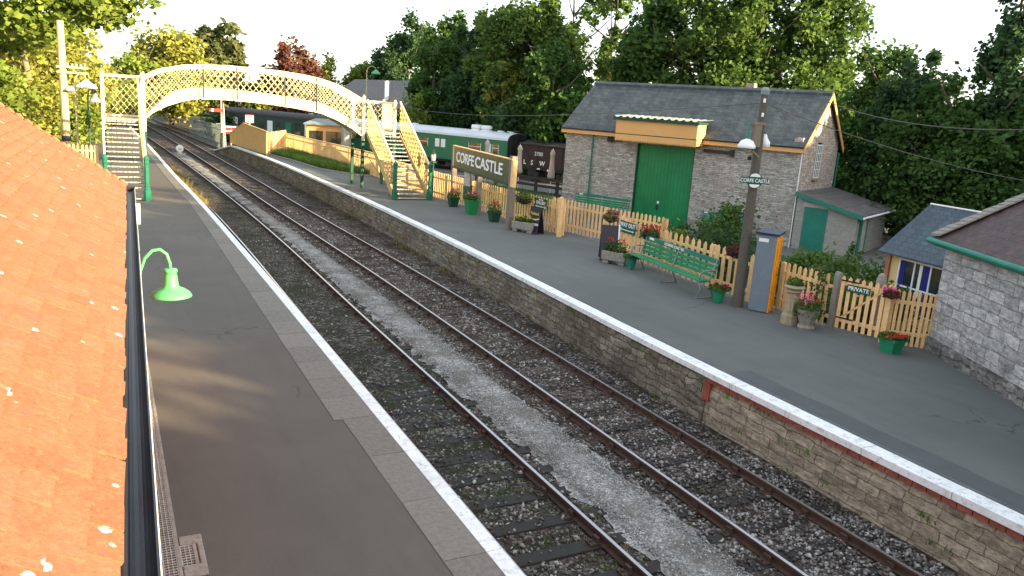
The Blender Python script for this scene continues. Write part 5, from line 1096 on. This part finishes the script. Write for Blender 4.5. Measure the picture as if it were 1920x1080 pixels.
# planters
def flowers(t, rx, ry, z, h, leaf, fl, seed, n=350, nf=60, size=.05, trail=0):
    rng = np.random.default_rng(seed); a = rng.uniform(0, 2*PI, n); q = np.sqrt(rng.random(n)); zz = rng.random(n)**1.3*h*(1-.4*q)
    P = np.stack([np.cos(a)*q*rx, np.sin(a)*q*ry, z+zz-trail*q*rng.random(n)], -1); V, F = leaf_quads(P, size, rng, 1.7); npmesh('foliage', V, F, leaf, t)
    if fl:
        for i, f in enumerate(fl):
            k = nf//len(fl); c = rng.uniform(-1, 1, (4, 2))*np.array([rx, ry])*.75; id_ = rng.integers(0, 4, k)
            P = np.stack([c[id_, 0]+rng.normal(size=k)*rx*.16, c[id_, 1]+rng.normal(size=k)*ry*.16, z+h*rng.uniform(.55, 1.1, k)-trail*.5*rng.random(k)], -1); V, F = leaf_quads(P, size*.95, rng, 1.0); npmesh('blossom', V, F, f, t)
def pot(label, x, y, r, h, mat, leaf, fl, seed, kind='round', fh=.3, zb=0):
    t = thing('flower_pot', label, 'planter', (x, y, zb))
    b = MB()
    if kind == 'square': b.add([(sx*r*q, sy*r*q, z) for z, q in ((0, .72), (h, 1)) for sx, sy in ((-1, -1), (1, -1), (1, 1), (-1, 1))], [(3, 2, 1, 0), (4, 5, 6, 7), (0, 1, 5, 4), (1, 2, 6, 5), (2, 3, 7, 6), (3, 0, 4, 7)]); b.box(-r*1.08, r*1.08, -r*1.08, r*1.08, h-.07, h)
    else: b.lathe([(r*.6, 0), (r*.66, .02), (r*.92, h*.85), (r*1.05, h*.86), (r*1.05, h), (r*.9, h), (r*.85, h*.9)], (0, 0, 0), 20)
    b.build('tub', mat, t, smooth=False)
    b = MB(); b.cyl((0, 0, h-.08), (0, 0, h-.02), r*.85, n=14); b.build('soil', 'soil', t)
    flowers(t, r*1.4, r*1.4, h-.02, fh, leaf, fl, seed, 350, 110); return t
pot('dark green square planter with red and orange flowers left of the green bin-shaped pot', 14.60, 34.4, .22, .44, 'green_dark', 'leaf_bush', ['flower_red', 'flower_red'], 31, 'square', .4)
pot('bright green tapered square pot with pink flowers between the name board posts', 14.45, 31.95, .26, .66, 'green_bright', 'leaf_mid', ['flower_pink', 'flower_red'], 32, 'square', .35)
pot('dark green planter of bright red geraniums against the right name board post', 14.55, 29.8, .22, .42, 'green_dark', 'leaf_bush', ['flower_red', 'flower_red'], 33, 'square', .5)
pot('round teal pot at the far end of the platform bench', 14.82, 20.2, .19, .38, 'green_teal', 'leaf_mid', None, 34, 'round', .12)
pot('round teal pot with small plants at the near end of the bench', 14.62, 15.85, .20, .36, 'green', 'leaf_bush', ['flower_deep'], 35, 'round', .16)
pot('green rectangular planter with red flowers in front of the last fence', 15.50, 11.12, .21, .34, 'green', 'leaf_mid', ['flower_red'], 36, 'square', .12)
def trough(label, x, y, rz, L, W, h, fl, seed, fh=.3):
    t = thing('stone_trough', label, 'planter', (x, y, 0), rz); b = MB(); b.box(-L/2, L/2, -W/2, W/2, .12, h); b.box(-L/2+.03, -L/2+.25, -W/2+.03, W/2-.03, 0, .12); b.box(L/2-.25, L/2-.03, -W/2+.03, W/2-.03, 0, .12); b.build('trough', 'stone_grey', t, bevel=.025)
    b = MB(); b.box(-L/2+.06, L/2-.06, -W/2+.06, W/2-.06, h, h+.01); b.build('soil', 'soil', t); flowers(t, L*.45, W*.5, h, fh, 'leaf_bush', fl, seed)
trough('pale stone trough with yellow-green plants in front of the GALLERY sign', 14.62, 27.2, -PI/2+.5, .95, .42, .42, ['flower_yellow'], 41, .25)
trough('pale stone trough with a red flower beside the chalk board', 14.72, 20.95, -PI/2+.55, .85, .40, .42, ['flower_red'], 42, .42)
def basket(label, x, y, z, r, leaf, fl, seed, dark=True):
    t = thing('hanging_basket', label, 'flower basket', (x, y, z)); b = MB(); b.lathe([(r*.3, -r*.75), (r*.75, -r*.5), (r, 0), (r*.9, .02)], (0, 0, 0), 16); b.build('basket', 'near_black', t); flowers(t, r*1.15, r*1.15, -.02, r*1.1, leaf, fl, seed, 380, 160, .055, r*.5)
basket('dark hanging basket of green and white plants on the fence right of the name board', 15.37, 28.77, 1.15, .34, 'leaf_mid', ['render_grey_f'] if False else None, 51)
basket('round hanging basket of dark red flowers beside the WAY OUT sign', 15.43, 20.2, 1.12, .29, 'leaf_deep', ['flower_deep', 'flower_red'], 52)
basket('straggly basket of russet plants hanging at the left end of the bench fence', 15.68, 22.8, 1.25, .24, 'dry_weed', ['flower_deep'], 53)
basket('purple-grey dried plants in a basket left of the wooden pole', 15.45, 16.28, 1.3, .25, 'leaf_copper', None, 54)
basket('small basket of pink flowers hanging right of the PRIVATE gate', 15.85, 11.6, 1.2, .15, 'leaf_copper', ['flower_pink'], 55)
# chimney pot urn, stone planter
t = thing('chimney_pot_planter', 'tall buff ornamental chimney pot planted with greenery', 'planter', (14.98, 13.62, 0)); b = MB(); b.lathe([(.22, 0), (.22, .22), (.185, .28), (.165, .5), (.16, .78), (.21, .82), (.17, .86), (.22, .90), (.26, .93), (.23, .99), (.17, .97)], (0, 0, 0), 10); b.box(-.19, .19, -.205, -.16, .38, .6); b.build('pot', 'stone_buff', t); flowers(t, .2, .2, .96, .24, 'leaf_bush', None, 61, 200)
t = thing('stone_urn', 'low square stone urn overflowing with pink geraniums', 'planter', (15.0, 13.12, 0)); b = MB(); b.lathe([(.2, 0), (.22, .06), (.17, .12), (.27, .42), (.29, .5), (.25, .48)], (0, 0, 0), 8); b.build('urn', 'stone_grey', t); flowers(t, .32, .32, .46, .42, 'leaf_mid', ['flower_pink', 'flower_pink', 'flower_red'], 62, 380, 130, .05, .2)
t = thing('climbing_plant', 'thin climbing rose against the pickets behind the pink geraniums', 'plant', (15.55, 13.35, 0)); rng = np.random.default_rng(5); P = np.stack([rng.normal(size=160)*.08, rng.normal(size=160)*.14, rng.uniform(.3, 1.5, 160)], -1); V, F = leaf_quads(P, .06, rng); npmesh('foliage', V, F, 'leaf_deep', t); b = MB(); b.tube([(0, 0, 0), (-.03, .05, .7), (.02, -.05, 1.4)], .012, 5); b.build('stems', 'bark', t)

# ------------------------------------------------------------------ garden plants behind the fence
bush('yellow-green shrub behind the wooden pole in front of the shed wall', 20.6, 21.7, 2.7, 1.3, 'leaf_bush', 71, 4200, .10)
bush('light green seedling clump left of the tall shed doors behind the fence', 17.5, 21.4, 2.1, .6, 'leaf_bright', 72, 1200, .09)
bush('blue-green leafy clump behind the bench fence', 18.4, 20.2, 2.0, 1.1, 'leaf_blue', 73, 2200, .09)
bush('broad green garden bush in front of the lean-to door', 19.6, 17.2, 1.75, 1.4, 'leaf_mid', 74, 5200, .10)
bush('dense green bush with a few pink flowers behind the picket fence', 17.6, 14.9, 1.75, 1.2, 'leaf_mid', 75, 4200, .085, flowers='flower_pink')
bush('olive coloured bush beside the slate roofed hut', 19.8, 15.1, 1.9, 1.1, 'leaf_bush', 76, 3600, .09)
bush('low dark shrub under the hut window', 17.6, 12.9, 1.7, .8, 'leaf_deep', 77, 1800, .08)
bush('tall slender climber at the lean-to corner', 23.0, 18.7, 1.9, .32, 'leaf_deep', 78, 700, .08)
bush('spiky green plants below the shed wall behind the bench', 18.9, 23.4, 1.7, 1.0, 'leaf_blue', 79, 1800, .08)
grass_area([(17.2, 44), (22.5, 48), (23.3, 39.6), (18.0, 33.5)], 5200, .85, 'grass_blade', 'long grass bank in front of the wagon and parasols', 80, lambda x, y: -.9, .02)
grass_area([(11.25, 62.4), (11.95, 58), (12.5, 51.6), (13.9, 48.6), (14.75, 48.2), (13.6, 66.0)], 12000, .42, 'grass_blade', 'strip of rough green grass between the platform and the ochre fence', 81, lambda x, y: 0, .014)
b = MB()
for (x0, y0), (x1, y1) in zip([(11.1, 62.4), (11.85, 58), (12.4, 51.6), (13.8, 48.3)], [(11.85, 58), (12.4, 51.6), (13.8, 48.3), (14.8, 47.8)]): b.bar((x0, y0, .04), (x1, y1, .04), .12, .1)
tag(b.build('kerb', 'concrete'), kind='structure')
# ------------------------------------------------------------------ trees beyond the yard (right) -- each with its own crown
TR = [
 ('pale green feathery tree at the far left of the right-hand wood', 39.2, 129.3, 11.9, 4.0, 'leaf_bright', 1),
 ('blue-green shrubby tree below the pointed tree at the left of the wood', 41.0, 126.3, 13.1, 4.0, 'leaf_blue', 1),
 ('blue-green pointed tree at the left end of the wood', 42.7, 122.0, 17.9, 4.6, 'leaf_blue', 1),
 ('dark tree between the pointed tree and the ragged-topped tree', 29.9, 75.5, 12.3, 2.8, 'leaf_deep', 1),
 ('tall dark tree with a ragged top above the green carriage', 32.0, 78.0, 14.2, 3.8, 'leaf_deep', 1),
 ('rounded dark tree just right of the ragged-topped tree', 32.4, 71.6, 12.7, 3.6, 'leaf_blue', 1),
 ('large mid green tree above the roof vents of the green carriage', 33.0, 67.2, 14.6, 3.8, 'leaf_mid', 1),
 ('tall mid green tree behind the brown wagon', 34.5, 64.5, 16.1, 4.0, 'leaf_mid', 1),
 ('dense lower tree in front of the open-branched tree', 33.1, 58.2, 11.4, 2.7, 'leaf_deep', 1),
 ('open-branched tree with sky showing through left of the shed ridge', 41.7, 69.8, 19.9, 4.8, 'leaf_mid', 0),
 ('sparse high tree directly behind the left end of the shed ridge', 45.5, 68.1, 21.2, 4.6, 'leaf_mid', 0),
 ('leaning ivy-covered tree behind the shed ridge', 39.6, 53.8, 16.5, 3.0, 'leaf_deep', 1),
 ('sparse yellowish tree high above the ivy-covered one', 45.7, 61.0, 21.2, 4.0, 'leaf_bush', 0),
 ('massive green tree behind the middle of the goods shed', 42.2, 50.6, 18.4, 5.0, 'leaf_mid', 1),
 ('massive sunlit-topped tree behind the right of the goods shed', 44.9, 47.0, 18.7, 5.0, 'leaf_mid', 1),
 ('broad tree with an edge of sky to the right of the goods shed gable', 48.6, 44.7, 17.5, 3.7, 'leaf_mid', 1),
 ('mid-height dark tree with drooping sprays right of the shed gable', 41.4, 32.8, 10.5, 3.2, 'leaf_deep', 1),
 ('rounded blue-green tree rising above the sagging cable', 40.4, 29.9, 10.6, 2.6, 'leaf_blue', 1),
 ('dark tree sloping down below the brightest patch of sky', 38.7, 26.8, 8.7, 2.8, 'leaf_deep', 1),
 ('low dark tree at the dip of the skyline near the right edge', 40.0, 25.9, 8.1, 2.6, 'leaf_deep', 1),
 ('near-black blue-green tree at the right edge reaching the frame top', 40.4, 24.9, 14.1, 1.9, 'leaf_blue', 1),
 ('dark tree just left of the tall one at the right edge', 39.0, 24.3, 8.8, 2.4, 'leaf_deep', 1)]
sd_ = 100
for (lab, x, y, h, rx, mat, dens) in TR:
    if dens: tree(lab, x, y, h, rx, mat, sd_, base=h*.03, nclump=int(34+h*2.6), nleaf=int(9000+h*850), size=.36 if y > 100 else .26 if math.hypot(x, y) > 55 else .19, csig=.095, shell=.6, tr=.3, nl=12)
    else: tree(lab, x, y, h, rx, mat, sd_, base=h*.30, nclump=46, nleaf=4600, size=.27, csig=.06, shell=.4, tr=.24, nl=18)
    sd_ += 7
tag(bush('x', 39.0, 25.5, 5.5, 4.0, 'leaf_deep', 201, 12000, .15, zb=-1, nclump=70), 'dark undergrowth below the trees behind the lean-to', 'bush')
tag(bush('x', 38.5, 35.0, 6.5, 3.4, 'leaf_deep', 202, 12000, .16, zb=-1, nclump=70), 'dark undergrowth just right of the goods shed gable wall', 'bush')
tag(bush('x', 32.0, 62.5, 6.0, 3.0, 'leaf_blue', 203, 5000, .28, zb=-1, nclump=40), 'low dark shrubs right behind the green carriage', 'bush')
tag(bush('x', 36.0, 56.0, 7.5, 3.6, 'leaf_deep', 204, 6500, .30, zb=-1, nclump=40), 'low dark shrubs behind the wagon and shed corner', 'bush')
tag(bush('x', 26.5, 73.0, 6.3, 1.5, 'leaf_bright', 205, 2600, .22, zb=-1, nclump=26, ry=1.5), 'narrow pale cypress-like shrub in front of the grey house roof', 'bush')
tag(bush('x', 26.5, 83.0, 4.5, 3.0, 'leaf_blue', 206, 4000, .28, zb=-1, nclump=30), 'dark shrubs behind the join of the two carriages', 'bush')
tag(bush('x', 31.5, 74.0, 5.5, 2.6, 'leaf_deep', 208, 7000, .30, zb=-1, nclump=50), 'deep green thicket between the house and the wood', 'bush')
# trees beyond the bridge and at the left
tree('small yellow-leaved tree showing in the wood above the green carriage', 31.3, 64.0, 9.6, 1.6, 'leaf_yellow', 291, base=5.5, nclump=24, nleaf=1800, size=.26)  # added tree: yellow leaf colour stands in for sunlit foliage in a gap
tree('narrow yellow-leaved tree left of the shed ridge', 40.5, 58.5, 11.8, 1.3, 'leaf_yellow', 292, base=5.5, nclump=22, nleaf=1600, size=.26)  # added likewise, sunlight painted as yellow leaves
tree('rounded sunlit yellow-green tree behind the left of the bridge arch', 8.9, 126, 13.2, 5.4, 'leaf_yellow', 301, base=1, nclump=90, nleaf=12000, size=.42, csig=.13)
tree('small leafy tree peeping left of the rounded sunlit tree', 3.9, 118, 9.8, 3.8, 'leaf_bright', 302, base=1, nclump=50, nleaf=7000, size=.36)
tree('tall dark conifer with layered branches above the bridge', 16.3, 133, 15.4, 6.5, 'leaf_conifer', 303, base=2, nclump=90, nleaf=12000, size=.45, csig=.085, cone=.6, elong=2.2, name='conifer_tree')
tree('copper-leaved beech standing above the middle of the bridge', 26.2, 128, 12.3, 4.0, 'leaf_copper', 304, base=2, nclump=80, nleaf=9500, size=.42)
tree('small bright green tree right of the copper beech', 32.6, 133, 11.6, 2.6, 'leaf_bright', 305, base=2, nclump=40, nleaf=4500, size=.36)
tree('pinkish brown tree partly hidden right of the copper beech', 29.6, 133, 11.0, 2.6, 'dry_weed', 306, base=2, nclump=36, nleaf=3500, size=.4)
tree('far bushy tree seen under the left of the bridge arch', 14.0, 178, 6.6, 6.5, 'leaf_mid', 307, base=0, nclump=60, nleaf=6500, size=.55)
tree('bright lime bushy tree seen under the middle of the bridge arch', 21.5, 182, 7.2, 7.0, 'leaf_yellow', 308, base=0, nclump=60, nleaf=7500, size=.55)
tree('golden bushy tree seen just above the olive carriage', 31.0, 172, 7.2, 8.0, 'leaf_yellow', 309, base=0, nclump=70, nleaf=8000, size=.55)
tree('distant dark tree beyond the disc signals', 6.0, 190, 7.0, 6.5, 'leaf_deep', 310, base=0, nclump=60, nleaf=6500, size=.55)
tag(bush('x', 13.3, 95, 3.2, 3.2, 'leaf_blue', 312, 4500, .24, zb=-1, nclump=36), 'dark bush behind the palisade fence', 'bush')
tag(bush('x', -1.5, 110, 6.5, 5.0, 'leaf_bright', 313, 6500, .34, zb=-1, nclump=50), 'light green hedge growth behind the left-hand stairs', 'bush')
tree('very tall near tree whose branches overhang the top left corner', -4.4, 62, 17.5, 7.8, 'leaf_bright', 320, base=6.6, nclump=120, nleaf=17000, size=.30, csig=.09, zb=-.5, bark='bark_lit', nl=10)
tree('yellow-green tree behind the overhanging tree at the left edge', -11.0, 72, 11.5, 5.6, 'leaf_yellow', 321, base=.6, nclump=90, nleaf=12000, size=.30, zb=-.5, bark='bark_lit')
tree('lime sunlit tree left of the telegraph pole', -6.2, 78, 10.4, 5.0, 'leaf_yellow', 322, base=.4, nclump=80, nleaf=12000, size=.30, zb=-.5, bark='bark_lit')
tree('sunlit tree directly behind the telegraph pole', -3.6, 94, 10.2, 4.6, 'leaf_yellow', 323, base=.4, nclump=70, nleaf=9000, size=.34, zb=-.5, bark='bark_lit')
tree('dense green tree at the lower left edge behind the roof', -8.0, 52, 7.4, 4.0, 'leaf_bright', 324, base=.2, nclump=70, nleaf=9500, size=.22, zb=-.5, bark='bark_lit')
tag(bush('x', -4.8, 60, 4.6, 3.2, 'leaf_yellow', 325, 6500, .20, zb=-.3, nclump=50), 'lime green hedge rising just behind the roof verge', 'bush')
tag(bush('x', -2.2, 66, 3.6, 2.2, 'leaf_bright', 326, 3500, .18, zb=-.3, nclump=36), 'green hedge at the foot of the telegraph pole', 'bush')
# shade trees out of frame to the right and behind: they shade both platforms in the evening
SH = [(24, -12, 10.0, 5.5), (31, -14, 14.5, 5.5), (38, -10, 15.5, 5.5), (19, -20, 9.0, 5.5), (27, -24, 12.0, 6), (36, -20, 13.5, 6), (44, -6, 14, 6), (35, 0, 10.0, 5), (42, 6, 10.5, 5.5), (46, 14, 11, 5.5), (14, -28, 8.0, 5.5), (21, -32, 11.0, 6), (31, -34, 14, 6), (52, 2, 13, 6)]
p0 = None
for i, (x, y, h, rx) in enumerate(SH):
    if p0 is None: p0 = tree('tall leafy tree of the wood shading the platforms', x, y, h, rx, 'leaf_deep', 401, base=.0, nclump=140, nleaf=15000, size=.5, csig=.13, shell=.2, group='trees shading the platforms'); h0, r0 = h, rx
    else: o = dup(p0); o.location = (x, y, -1.1); o.scale = (rx/r0, rx/r0, h/h0); o.rotation_euler.z = i*1.3
